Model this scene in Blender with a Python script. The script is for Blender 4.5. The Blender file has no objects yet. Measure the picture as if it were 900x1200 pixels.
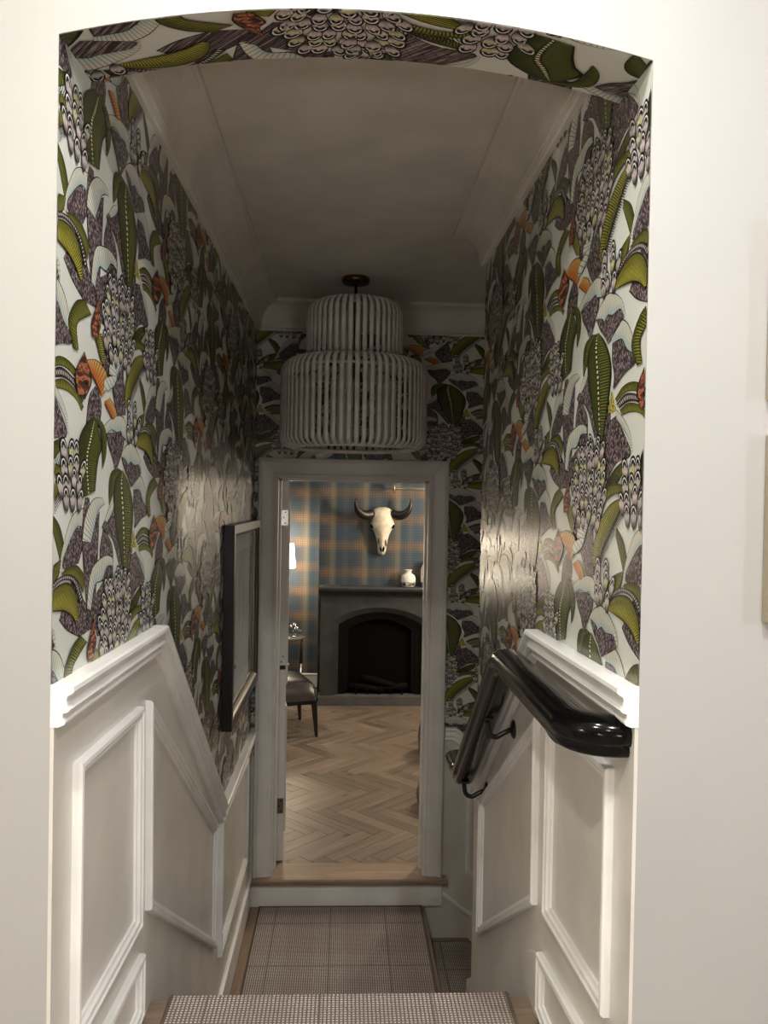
import bpy, bmesh, math, random
from mathutils import Vector, Matrix

# ------------------------------------------------------------------ camera, world, lights, exposure
# coordinates below are written relative to the camera's eye (x right, y down the passage, z up);
# every top-level object is lifted by LIFT at the end so that the stair landing lies at z = 0
LIFT = 2.06
scene = bpy.context.scene
col = scene.collection
random.seed(7)

F_PX, YAW, PITCH, ROLL = 940.0, 0.0471, -0.0128, 0.018
cam_data = bpy.data.cameras.new('camera')
cam_data.sensor_fit = 'VERTICAL'
cam_data.sensor_height = 24.0
cam_data.lens = F_PX / 1200.0 * 24.0
cam_data.clip_start = 0.02
cam = bpy.data.objects.new('camera', cam_data)
col.objects.link(cam)
_f = Vector((math.sin(YAW) * math.cos(PITCH), math.cos(YAW) * math.cos(PITCH), math.sin(PITCH)))
_r = Vector((math.cos(YAW), -math.sin(YAW), 0))
_u = _r.cross(_f)
_r2 = math.cos(ROLL) * _r + math.sin(ROLL) * _u
_u2 = -math.sin(ROLL) * _r + math.cos(ROLL) * _u
_m = Matrix((( _r2.x, _u2.x, -_f.x), (_r2.y, _u2.y, -_f.y), (_r2.z, _u2.z, -_f.z)))
cam.matrix_world = _m.to_4x4()
scene.camera = cam

world = bpy.data.worlds.new('world')
scene.world = world
world.use_nodes = True
world.node_tree.nodes['Background'].inputs[0].default_value = (0.9, 0.93, 1.0, 1)
world.node_tree.nodes['Background'].inputs[1].default_value = 0.02

scene.view_settings.view_transform = 'Standard'
scene.view_settings.look = 'None'
scene.view_settings.exposure = 0.17
scene.view_settings.gamma = 1.0
scene.view_settings.use_curve_mapping = False

def area_light(name, loc, size, power, color, target=None, spread=math.pi):
    d = bpy.data.lights.new(name, 'AREA')
    d.shape = 'DISK'; d.size = size; d.energy = power; d.color = color; d.spread = spread
    o = bpy.data.objects.new(name, d); col.objects.link(o); o.location = loc
    if target:
        o.rotation_euler = (Vector(target) - Vector(loc)).to_track_quat('-Z', 'Y').to_euler()
    return o
def point_light(name, loc, radius, power, color):
    d = bpy.data.lights.new(name, 'POINT')
    d.shadow_soft_size = radius; d.energy = power; d.color = color
    o = bpy.data.objects.new(name, d); col.objects.link(o); o.location = loc
    return o
WARM = (1.0, 0.80, 0.58)
NEUT = (1.0, 0.93, 0.84)
HALL_CEIL = 1.32
# recessed downlights of the hall the camera stands in: (x, y, watts, colour)
HALL_LIGHTS = [(-0.45, 0.15, 25, (1.0, 0.94, 0.82)), (0.5, 0.15, 23, (1.0, 0.99, 0.97)), (0.05, 0.86, 12, (1.0, 0.99, 0.97)), (0.1, -1.2, 12, (1.0, 0.99, 0.97))]
for i, (x, y, w, c) in enumerate(HALL_LIGHTS):
    area_light('hall_downlight_beam', (x, y, HALL_CEIL - 0.012), 0.11, w, c)
# unseen globes added beside and behind the camera to brighten the passage: (x, y, z, watts, colour)
FILL_GLOBES = [(-3.0, -0.5, 0.25, 210, (1.0, 0.95, 0.82)), (3.2, -0.5, 0.25, 215, (1.0, 1.0, 0.99)),
               (-0.80, -1.35, -0.45, 66, (1.0, 0.99, 0.96)), (0.85, -1.35, -0.45, 66, (1.0, 0.99, 0.97))]
for x, y, z, w, c in FILL_GLOBES:
    point_light('fill_globe_light', (x, y, z), 0.10, w, c)
# downlights of the study beyond the door
STUDY_CEIL = 0.72
STUDY_LIGHTS = [(0.2, 5.2, 6, NEUT), (-1.2, 6.6, 8, NEUT), (1.6, 6.4, 8, NEUT)]
for i, (x, y, w, c) in enumerate(STUDY_LIGHTS):
    area_light('study_downlight_beam', (x, y, STUDY_CEIL - 0.012), 0.12, w, c)

# ------------------------------------------------------------------ key dimensions
AL, AR = -0.464, 0.486          # faces of the passage walls
YO, YB = 1.293, 1.455           # hall wall: front and back face
D = 4.09                        # back wall with the door
WEND = 2.86                     # where the right wall ends
CEIL = 0.996
CROWN = 0.852
HALL_Z = -1.215
LAND_Z = -2.068
SILL_Z = -1.915
XR = 2.3                        # far end of the side stair

# ------------------------------------------------------------------ materials
def lin(c):
    return tuple(((v / 255.0) / 12.92 if v / 255.0 <= 0.04045 else (((v / 255.0) + 0.055) / 1.055) ** 2.4) for v in c) + (1.0,)

class NT:
    def __init__(self, name, rough=0.5, metal=0.0, spec=0.5, coat=0.0):
        self.mat = bpy.data.materials.new(name)
        self.mat.use_nodes = True
        self.t = self.mat.node_tree
        self.b = self.t.nodes['Principled BSDF']
        self.b.inputs['Roughness'].default_value = rough
        self.b.inputs['Metallic'].default_value = metal
        self.b.inputs['Specular IOR Level'].default_value = spec
        self.b.inputs['Coat Weight'].default_value = coat
        self.b.inputs['Coat Roughness'].default_value = 0.08
    def node(self, typ, **kw):
        n = self.t.nodes.new(typ)
        for k, v in kw.items():
            setattr(n, k, v)
        return n
    def put(self, sock, v):
        if hasattr(v, 'is_output'):
            self.t.links.new(v, sock)
        else:
            sock.default_value = v
    def m(self, op, a, b=0.0, c=0.0, clamp=False):
        n = self.node('ShaderNodeMath', operation=op, use_clamp=clamp)
        self.put(n.inputs[0], a); self.put(n.inputs[1], b); self.put(n.inputs[2], c)
        return n.outputs[0]
    def mix(self, f, a, b, mode='MIX'):
        n = self.node('ShaderNodeMix', data_type='RGBA', blend_type=mode)
        self.put(n.inputs[0], f)
        self.put(n.inputs[6], a); self.put(n.inputs[7], b)
        return n.outputs[2]
    def step(self, x, lo, hi):
        n = self.node('ShaderNodeMapRange', interpolation_type='SMOOTHSTEP')
        self.put(n.inputs[0], x); n.inputs[1].default_value = lo; n.inputs[2].default_value = hi
        return n.outputs[0]
    def sep(self, v):
        n = self.node('ShaderNodeSeparateXYZ'); self.put(n.inputs[0], v)
        return n.outputs
    def comb(self, x, y, z):
        n = self.node('ShaderNodeCombineXYZ')
        self.put(n.inputs[0], x); self.put(n.inputs[1], y); self.put(n.inputs[2], z)
        return n.outputs[0]
    def coord(self, which='Object'):
        return self.node('ShaderNodeTexCoord').outputs[which]
    def uv(self, name):
        return self.node('ShaderNodeUVMap', uv_map=name).outputs[0]
    def noise(self, vec, scale, detail=3, rough=0.5, out=0):
        n = self.node('ShaderNodeTexNoise')
        self.put(n.inputs['Vector'], vec); n.inputs['Scale'].default_value = scale
        n.inputs['Detail'].default_value = detail; n.inputs['Roughness'].default_value = rough
        return n.outputs[out]
    def ramp(self, f, stops, interp='LINEAR'):
        n = self.node('ShaderNodeValToRGB')
        n.color_ramp.interpolation = interp
        e = n.color_ramp.elements
        while len(e) < len(stops): e.new(0.5)
        for el, (p, c) in zip(e, stops):
            el.position = p; el.color = c
        self.put(n.inputs[0], f)
        return n.outputs[0]
    def color(self, v): self.put(self.b.inputs['Base Color'], v); return self
    def rough(self, v): self.put(self.b.inputs['Roughness'], v); return self
    def bump(self, h, strength=0.3, dist=0.002):
        n = self.node('ShaderNodeBump'); n.inputs['Strength'].default_value = strength
        n.inputs['Distance'].default_value = dist
        self.put(n.inputs['Height'], h); self.t.links.new(n.outputs[0], self.b.inputs['Normal']); return self
    def scalevec(self, v, s):
        n = self.node('ShaderNodeVectorMath', operation='MULTIPLY')
        self.put(n.inputs[0], v); n.inputs[1].default_value = s
        return n.outputs[0]
    def addvec(self, v, w):
        n = self.node('ShaderNodeVectorMath', operation='ADD')
        self.put(n.inputs[0], v); self.put(n.inputs[1], w)
        return n.outputs[0]

def painted(name, rgb, rough=0.45, bump=0.05, var=0.04, scale=6.0, spec=0.5):
    n = NT(name, rough, spec=spec)
    o = n.coord()
    k = n.noise(o, scale, 4)
    c = lin(rgb); d = tuple(v * (1 - var * 3) for v in c[:3]) + (1,)
    n.color(n.mix(n.step(k, 0.3, 0.7), d, c))
    n.bump(n.noise(o, 260, 2), bump, 0.001)
    return n.mat
def simple(name, rgb, rough=0.5, metal=0.0, spec=0.5, coat=0.0, var=0.15, scale=14.0):
    n = NT(name, rough, metal, spec, coat)
    c = lin(rgb); d = tuple(v * (1 - var) for v in c[:3]) + (1,)
    n.color(n.mix(n.noise(n.coord(), scale, 3), d, c))
    return n.mat
def emissive(name, rgb, strength):
    n = NT(name, 0.6)
    n.color(lin(rgb))
    n.b.inputs['Emission Color'].default_value = lin(rgb)
    n.b.inputs['Emission Strength'].default_value = strength
    return n.mat

def wood(name, light, mid, dark, rough=0.42, along=0, knots=True):
    n = NT(name, rough)
    o = n.coord()
    rnd = n.node('ShaderNodeObjectInfo').outputs['Random']
    off = n.comb(n.m('MULTIPLY', rnd, 37.0), n.m('MULTIPLY', rnd, 11.0), n.m('MULTIPLY', rnd, 23.0))
    s = [14.0, 14.0, 14.0]; s[along] = 1.3
    v = n.addvec(n.scalevec(o, tuple(s)), off)
    g = n.noise(v, 1.4, 5, 0.6)
    fine = n.noise(n.scalevec(v, (1, 4.5, 4.5) if along == 0 else (4.5, 1, 4.5)), 3.0, 3)
    wv = n.m('FRACT', n.m('MULTIPLY', g, 5.0))
    c = n.mix(n.step(g, 0.3, 0.72), lin(mid), lin(light))
    c = n.mix(n.m('MULTIPLY', n.step(wv, 0.6, 1.0), 0.28), c, lin(dark))
    c = n.mix(n.m('MULTIPLY', n.step(fine, 0.5, 0.75), 0.22), c, lin(dark))
    if knots:
        kn = n.node('ShaderNodeTexVoronoi'); n.put(kn.inputs['Vector'], n.addvec(n.scalevec(o, (3.0, 6.5, 6.5)), off)); kn.inputs['Scale'].default_value = 1.0
        c = n.mix(n.m('MULTIPLY', n.m('SUBTRACT', 1.0, n.step(kn.outputs[0], 0.05, 0.17)), 0.8), c, lin((50, 38, 28)))
    tone = n.m('ADD', 0.74, n.m('MULTIPLY', rnd, 0.42))
    c = n.mix(1.0, c, n.comb(tone, tone, tone), 'MULTIPLY')
    n.color(c)
    n.bump(fine, 0.08, 0.001)
    return n.mat

MAT = {}
MAT['hall_paint'] = painted('hall_paint', (173, 172, 169), 0.6, 0.02, 0.012, 2.0)
MAT['hall_ceiling'] = painted('hall_ceiling', (240, 238, 232), 0.7)
MAT['ceiling_paint'] = painted('ceiling_paint', (228, 224, 215), 0.62)
MAT['trim'] = painted('trim_paint', (243, 241, 237), 0.30, 0.03)
MAT['panel_paint'] = painted('panel_paint', (222, 218, 209), 0.30, 0.03)
MAT['casing'] = painted('casing_paint', (222, 219, 214), 0.36, 0.06)
MAT['oak'] = wood('oak', (168, 146, 126), (142, 119, 100), (98, 78, 62))
MAT['oak_y'] = wood('oak_y', (158, 134, 114), (132, 108, 90), (92, 72, 58), along=1)
MAT['oak_floor'] = wood('oak_floor', (143, 127, 112), (118, 103, 90), (80, 67, 56), rough=0.38)
MAT['subfloor'] = simple('subfloor', (88, 68, 50), 0.7)
MAT['black_lacquer'] = simple('black_lacquer', (5, 5, 6), 0.14, spec=0.25)
MAT['black_iron'] = simple('black_iron', (18, 17, 17), 0.38, spec=0.5)
MAT['bronze'] = simple('bronze', (104, 78, 42), 0.33, 0.9, var=0.35, scale=30)
MAT['rattan'] = painted('rattan', (222, 217, 210), 0.42, 0.2, 0.07, 22)
MAT['steel'] = simple('steel', (214, 212, 206), 0.28, 0.85)
MAT['dull_steel'] = simple('dull_steel', (128, 122, 104), 0.45, 0.8)
MAT['dark'] = simple('dark_void', (4, 4, 4), 0.8, spec=0.1)
MAT['bone'] = painted('bone', (232, 222, 200), 0.55, 0.35, 0.09, 24)
MAT['horn'] = simple('horn', (40, 34, 28), 0.35, var=0.6, scale=30)
MAT['stone'] = painted('fireplace_stone', (64, 66, 67), 0.6, 0.2, 0.12, 7)
MAT['stone_light'] = painted('hearth_stone', (98, 98, 98), 0.55, 0.2, 0.08, 7)
MAT['firebox'] = simple('firebox_metal', (6, 6, 7), 0.5, spec=0.2)
MAT['leather'] = simple('leather', (44, 38, 36), 0.28, var=0.3, scale=40)
MAT['grey_fabric'] = simple('grey_fabric', (112, 106, 100), 0.9, var=0.3, scale=120)
MAT['chrome'] = simple('chrome', (210, 210, 212), 0.12, 0.95)
MAT['glass_top'] = simple('table_top_stone', (150, 150, 152), 0.08, 0.3, var=0.6, scale=12)
MAT['frame_black'] = simple('frame_black', (14, 14, 17), 0.3, spec=0.5)
MAT['frame_lip'] = simple('frame_lip', (150, 142, 130), 0.32, 0.75)
MAT['champagne'] = simple('champagne_metal', (188, 176, 152), 0.3, 0.8)
MAT['mat_board'] = simple('mat_board', (226, 226, 222), 0.8, var=0.04)
MAT['art_brown'] = simple('art_paper', (150, 134, 110), 0.7, var=0.5, scale=5)
MAT['lamp_shade'] = emissive('lamp_shade', (255, 236, 205), 7.0)
MAT['downlight'] = emissive('downlight_lens', (255, 240, 220), 6.0)
MAT['globe'] = emissive('fill_globe_glow', (255, 238, 210), 5.0)
MAT['study_plain'] = painted('study_wall_paint', (116, 120, 118), 0.7)
MAT['log'] = simple('log', (22, 20, 19), 0.9, spec=0.1, var=0.7, scale=25)

def ceramic():
    n = NT('vase_ceramic', 0.4)
    o = n.coord(); z = n.sep(o)[2]
    k = n.noise(n.scalevec(o, (1, 1, 2.2)), 34, 4, 0.7)
    band = n.m('MULTIPLY', n.step(z, 0.008, 0.02), n.m('SUBTRACT', 1.0, n.step(z, 0.04, 0.055)))
    f = n.m('MULTIPLY', n.step(k, 0.44, 0.52), band)
    c = n.mix(n.m('MULTIPLY', n.step(n.noise(o, 60, 3), 0.55, 0.7), 0.35), lin((224, 220, 212)), lin((128, 122, 116)))
    n.color(n.mix(f, c, lin((38, 34, 32)))); n.bump(k, 0.2, 0.003)
    return n.mat
MAT['ceramic'] = ceramic()

def art_print():
    n = NT('framed_print', 0.55)
    o = n.coord()
    k = n.noise(n.scalevec(o, (1, 2.2, 1.0)), 2.6, 5, 0.6)
    n.color(n.ramp(k, [(0.25, lin((88, 96, 108))), (0.45, lin((150, 156, 162))), (0.6, lin((196, 198, 198))), (0.8, lin((120, 124, 132)))]))
    return n.mat
MAT['print'] = art_print()
def glazing():
    n = NT('picture_glass', 0.04)
    n.color((1, 1, 1, 1)); n.b.inputs['Transmission Weight'].default_value = 1.0
    n.b.inputs['IOR'].default_value = 1.12
    return n.mat
MAT['glass'] = glazing()

def carpet():
    n = NT('runner_weave', 0.95, spec=0.1)
    uv = n.sep(n.uv('UVMap'))                  # metres across and along the runner
    x, y = uv[0], uv[1]
    jit = n.noise(n.comb(x, y, 0.0), 70, 2)
    def wave(a, per, amp):
        return n.m('SINE', n.m('ADD', n.m('MULTIPLY', a, 2 * math.pi / per), n.m('MULTIPLY', jit, amp)))
    a = wave(x, 0.0096, 1.6); b = wave(y, 0.0088, 1.6)
    loop = n.m('MULTIPLY', n.step(a, -0.8, 0.2), n.step(b, -0.85, 0.2))
    # soft large check: bands where the pale yarn thins out, and narrow brown lines
    bx = n.m('ABSOLUTE', n.m('SUBTRACT', n.m('FRACT', n.m('ADD', n.m('DIVIDE', x, 0.27), 0.16)), 0.5))
    by = n.m('ABSOLUTE', n.m('SUBTRACT', n.m('FRACT', n.m('ADD', n.m('DIVIDE', y, 0.36), 0.30)), 0.5))
    line = n.m('MAXIMUM', n.m('SUBTRACT', 1.0, n.step(bx, 0.010, 0.020)), n.m('SUBTRACT', 1.0, n.step(by, 0.008, 0.016)))
    wide = n.m('MULTIPLY', n.m('ADD', n.step(bx, 0.22, 0.3), n.step(by, 0.22, 0.3)), 0.5)
    yarn = n.mix(wide, lin((238, 231, 226)), lin((214, 204, 197)))
    yarn = n.mix(n.step(n.noise(n.comb(x, y, 0), 300, 2), 0.45, 0.7), yarn, lin((176, 163, 154)))
    gap = n.mix(n.noise(n.comb(x, y, 0), 190, 2), lin((110, 95, 87)), lin((138, 122, 113)))
    c = n.mix(loop, gap, yarn)
    c = n.mix(n.m('MULTIPLY', line, 0.55), c, lin((112, 98, 86)))
    n.color(c); n.bump(loop, 0.9, 0.003)
    return n.mat
MAT['carpet'] = carpet()
MAT['binding'] = simple('runner_binding', (104, 92, 80), 0.9, var=0.3, scale=200)

def plaid():
    n = NT('plaid_wall_covering', 0.75, spec=0.2)
    x, y, z = n.sep(n.coord())
    h = n.m('ADD', x, y)
    def band(a, per, off):
        f = n.m('ABSOLUTE', n.m('SUBTRACT', n.m('FRACT', n.m('ADD', n.m('DIVIDE', a, per), off)), 0.5))
        return n.m('SUBTRACT', 1.0, n.step(f, 0.03, 0.30))
    slate = lin((82, 85, 86))
    bz, bx = band(z, 0.253, 0.18), band(h, 0.31, 0.34)
    bx2 = band(h, 0.155, 0.10)
    warm = n.m('MULTIPLY', bz, n.m('ADD', 0.34, n.m('MULTIPLY', bx, 0.66)))
    cool = n.m('MULTIPLY', n.m('SUBTRACT', 1.0, bz), n.m('ADD', 0.45, n.m('MULTIPLY', n.m('SUBTRACT', 1.0, bx), 0.55)))
    c = n.mix(n.m('MULTIPLY', cool, 0.75), slate, lin((52, 80, 102)))
    c = n.mix(n.m('MULTIPLY', warm, 0.7), c, lin((152, 116, 86)))
    c = n.mix(n.m('MULTIPLY', bx2, 0.16), c, lin((150, 132, 104)))
    def thread(a, per, w):
        f = n.m('ABSOLUTE', n.m('SUBTRACT', n.m('FRACT', n.m('DIVIDE', a, per)), 0.5))
        return n.m('SUBTRACT', 1.0, n.step(f, w, w + 0.14))
    c = n.mix(n.m('MULTIPLY', n.m('MAXIMUM', thread(h, 0.024, 0.1), thread(z, 0.024, 0.1)), 0.45), c, lin((44, 50, 56)))
    c = n.mix(n.m('MULTIPLY', thread(n.m('ADD', h, 0.055), 0.31, 0.004), 0.22), c, lin((190, 176, 140)))
    k = n.noise(n.coord(), 3.0, 3)
    c = n.mix(n.m('MULTIPLY', k, 0.35), c, slate)
    n.color(c)
    return n.mat
MAT['plaid'] = plaid()

# ---- printed wallpaper inks: 'UVMap' runs across / along each printed shape, 'ink' carries (rib count, tint)
PAPER_ROUGH = 0.27
def ink_base(name):
    n = NT(name, PAPER_ROUGH, spec=0.5)
    uv = n.sep(n.uv('UVMap')); ink = n.sep(n.uv('ink'))
    return n, uv[0], uv[1], ink[0], ink[1]
def edge_mask(n, u, w):
    d = n.m('MINIMUM', u, n.m('SUBTRACT', 1.0, u))
    return n.m('SUBTRACT', 1.0, n.step(d, w * 0.5, w))
BLACK = lin((24, 22, 24))
def ink_paper():
    n = NT('paper_ground', PAPER_ROUGH, spec=0.5)
    k = n.noise(n.coord(), 3.0, 3)
    n.color(n.mix(k, lin((212, 214, 205)), lin((221, 223, 215))))
    return n.mat
def ink_green(name, spine=False):
    n, u, v, cnt, tint = ink_base(name)
    prof = n.m('ADD', n.m('MULTIPLY', u, 0.85), n.m('MULTIPLY', n.noise(n.comb(u, v, 0), 4, 2), 0.22))
    dark = n.mix(tint, lin((36, 44, 18)), lin((74, 70, 24)))
    lite = n.mix(tint, lin((90, 96, 44)), lin((170, 165, 66)))
    c = n.mix(n.step(prof, 0.0, 0.75), dark, lite)
    c = n.mix(n.m('MULTIPLY', n.step(prof, 0.75, 1.05), 0.75), c, n.mix(tint, lin((48, 58, 26)), lin((110, 66, 34))))
    bend = n.m('MULTIPLY', n.m('MULTIPLY', u, u), 1.1)
    rib = n.m('FRACT', n.m('ADD', n.m('MULTIPLY', v, cnt), bend))
    ribm = n.m('SUBTRACT', 1.0, n.step(n.m('ABSOLUTE', n.m('SUBTRACT', rib, 0.5)), 0.10, 0.30))
    c = n.mix(n.m('MULTIPLY', ribm, n.m('MULTIPLY', n.step(u, 0.06, 0.4), 0.92)), c, lin((24, 28, 13)))
    if spine:
        band = n.m('SUBTRACT', 1.0, n.step(n.m('ABSOLUTE', n.m('SUBTRACT', u, 0.44)), 0.05, 0.09))
        c = n.mix(n.m('MULTIPLY', band, 0.8), c, lin((30, 36, 16)))
        dot = n.m('FRACT', n.m('MULTIPLY', v, 24.0))
        dm = n.m('SUBTRACT', 1.0, n.step(n.m('ABSOLUTE', n.m('SUBTRACT', dot, 0.5)), 0.22, 0.30))
        dm = n.m('MULTIPLY', dm, n.m('SUBTRACT', 1.0, n.step(n.m('ABSOLUTE', n.m('SUBTRACT', u, 0.44)), 0.022, 0.04)))
        c = n.mix(dm, c, lin((222, 216, 170)))
    c = n.mix(edge_mask(n, u, 0.075), c, lin((22, 26, 12)))
    n.color(c); return n.mat
def ink_mauve():
    n, u, v, cnt, tint = ink_base('ink_mauve')
    x, y, z = n.sep(n.coord())
    p = n.comb(n.m('ADD', x, y), z, 0.0)
    k = n.noise(p, 5.0, 2)
    fan = n.m('SINE', n.m('MULTIPLY', u, 40.0))
    vo = n.node('ShaderNodeTexVoronoi'); n.put(vo.inputs['Vector'], n.scalevec(p, (1.0, 0.7, 1.0))); vo.inputs['Scale'].default_value = 210.0
    cell = vo.outputs[0]
    c = n.mix(k, lin((108, 93, 96)), lin((140, 124, 126)))
    c = n.mix(n.m('MULTIPLY', n.step(cell, 0.36, 0.62), 0.82), c, lin((36, 30, 32)))
    c = n.mix(n.m('MULTIPLY', n.m('SUBTRACT', 1.0, n.step(cell, 0.10, 0.26)), 0.75), c, lin((206, 194, 192)))
    c = n.mix(n.m('MULTIPLY', n.step(fan, 0.65, 0.98), 0.40), c, lin((34, 28, 30)))
    c = n.mix(edge_mask(n, u, 0.035), c, BLACK)
    n.color(c); return n.mat
def ink_crest():
    n, u, v, cnt, tint = ink_base('ink_crest')
    c = n.mix(n.step(u, 0.35, 1.0), lin((214, 212, 196)), lin((176, 194, 194)))
    c = n.mix(n.m('MULTIPLY', n.step(n.noise(n.comb(n.m('MULTIPLY', u, 1.0), n.m('MULTIPLY', v, 3.0), 0.0), 3, 2), 0.5, 0.7), 0.4), c, lin((196, 194, 160)))
    f = n.m('FRACT', n.m('ADD', n.m('MULTIPLY', v, cnt), n.m('MULTIPLY', u, 0.6)))
    lm = n.m('SUBTRACT', 1.0, n.step(n.m('ABSOLUTE', n.m('SUBTRACT', f, 0.5)), 0.05, 0.13))
    c = n.mix(n.m('MULTIPLY', lm, 0.72), c, lin((60, 62, 60)))
    c = n.mix(edge_mask(n, u, 0.07), c, lin((36, 36, 34)))
    n.color(c); return n.mat
def ink_dots():
    n, u, v, cnt, tint = ink_base('ink_dots')
    f = n.m('ABSOLUTE', n.m('SUBTRACT', n.m('FRACT', n.m('MULTIPLY', v, cnt)), 0.5))
    r = n.m('ADD', n.m('MULTIPLY', f, f), n.m('POWER', n.m('MULTIPLY', n.m('SUBTRACT', u, 0.5), 0.9), 2.0))
    c = n.mix(n.m('SUBTRACT', 1.0, n.step(r, 0.03, 0.08)), lin((58, 48, 50)), lin((198, 190, 182)))
    c = n.mix(edge_mask(n, u, 0.14), c, BLACK)
    n.color(c); return n.mat
def ink_orange():
    n, u, v, cnt, tint = ink_base('ink_orange')
    c = n.mix(n.step(u, 0.0, 1.0), lin((196, 104, 44)), lin((208, 164, 92)))
    f = n.m('FRACT', n.m('MULTIPLY', v, cnt))
    lm = n.m('SUBTRACT', 1.0, n.step(n.m('ABSOLUTE', n.m('SUBTRACT', f, 0.5)), 0.07, 0.18))
    c = n.mix(n.m('MULTIPLY', lm, 0.8), c, lin((90, 50, 24)))
    c = n.mix(edge_mask(n, u, 0.07), c, BLACK)
    n.color(c); return n.mat
def ink_insect():
    n, u, v, cnt, tint = ink_base('ink_insect')
    k = n.noise(n.comb(n.m('MULTIPLY', u, 1.0), n.m('MULTIPLY', v, 2.4), cnt), 3.4, 2)
    c = n.ramp(k, [(0.35, lin((34, 30, 28))), (0.5, lin((112, 66, 48))), (0.58, lin((196, 120, 84))), (0.68, lin((48, 46, 40)))])
    n.color(n.mix(edge_mask(n, u, 0.1), c, BLACK)); return n.mat
def ink_yellow():
    n, u, v, cnt, tint = ink_base('ink_yellow')
    k = n.noise(n.comb(u, n.m('MULTIPLY', v, 3.0), 0.0), 4, 2)
    n.color(n.ramp(k, [(0.35, lin((70, 66, 30))), (0.5, lin((176, 158, 62))), (0.7, lin((214, 202, 130)))])); return n.mat
def ink_scale():
    n, u, v, cnt, tint = ink_base('ink_scale')   # v: 0 at the root, 1 at the tip; u: 0 middle, 1 rim
    body = n.mix(tint, lin((214, 198, 188)), lin((176, 172, 178)))
    body = n.mix(n.step(tint, 0.6, 1.0), body, lin((206, 202, 152)))
    body = n.mix(n.step(v, 0.1, 0.45), lin((84, 74, 76)), body)
    streak = n.noise(n.comb(n.m('MULTIPLY', u, 3.0), n.m('MULTIPLY', v, 2.0), n.m('MULTIPLY', tint, 40.0)), 3.0, 2)
    body = n.mix(n.m('MULTIPLY', n.step(streak, 0.48, 0.68), 0.6), body, lin((64, 58, 62)))
    tip = n.step(v, 0.50, 0.62)
    c = n.mix(n.m('MULTIPLY', n.step(u, 0.20, 0.28), tip), body, lin((18, 16, 20)))
    c = n.mix(n.m('MULTIPLY', n.m('MULTIPLY', n.step(u, 0.58, 0.62), n.m('SUBTRACT', 1.0, n.step(u, 0.74, 0.78))), n.step(v, 0.55, 0.70)), c, lin((226, 224, 220)))
    c = n.mix(n.step(u, 0.88, 0.93), c, lin((18, 16, 20)))
    n.color(c); return n.mat
def ink_black():
    n = NT('ink_black', PAPER_ROUGH); k = n.noise(n.coord(), 20, 2)
    n.color(n.mix(k, lin((20, 20, 18)), lin((44, 42, 36)))); return n.mat
INKS = [ink_paper(), ink_green('ink_green'), ink_green('ink_green_spine', True), ink_mauve(), ink_crest(), ink_dots(),
        ink_orange(), ink_insect(), ink_yellow(), ink_scale(), ink_black()]
INK_ID = dict(paper=0, G=1, F=1, T=1, S=2, M=3, C=4, D=5, O=6, K=7, Y=8, cone=9, black=10)

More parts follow.
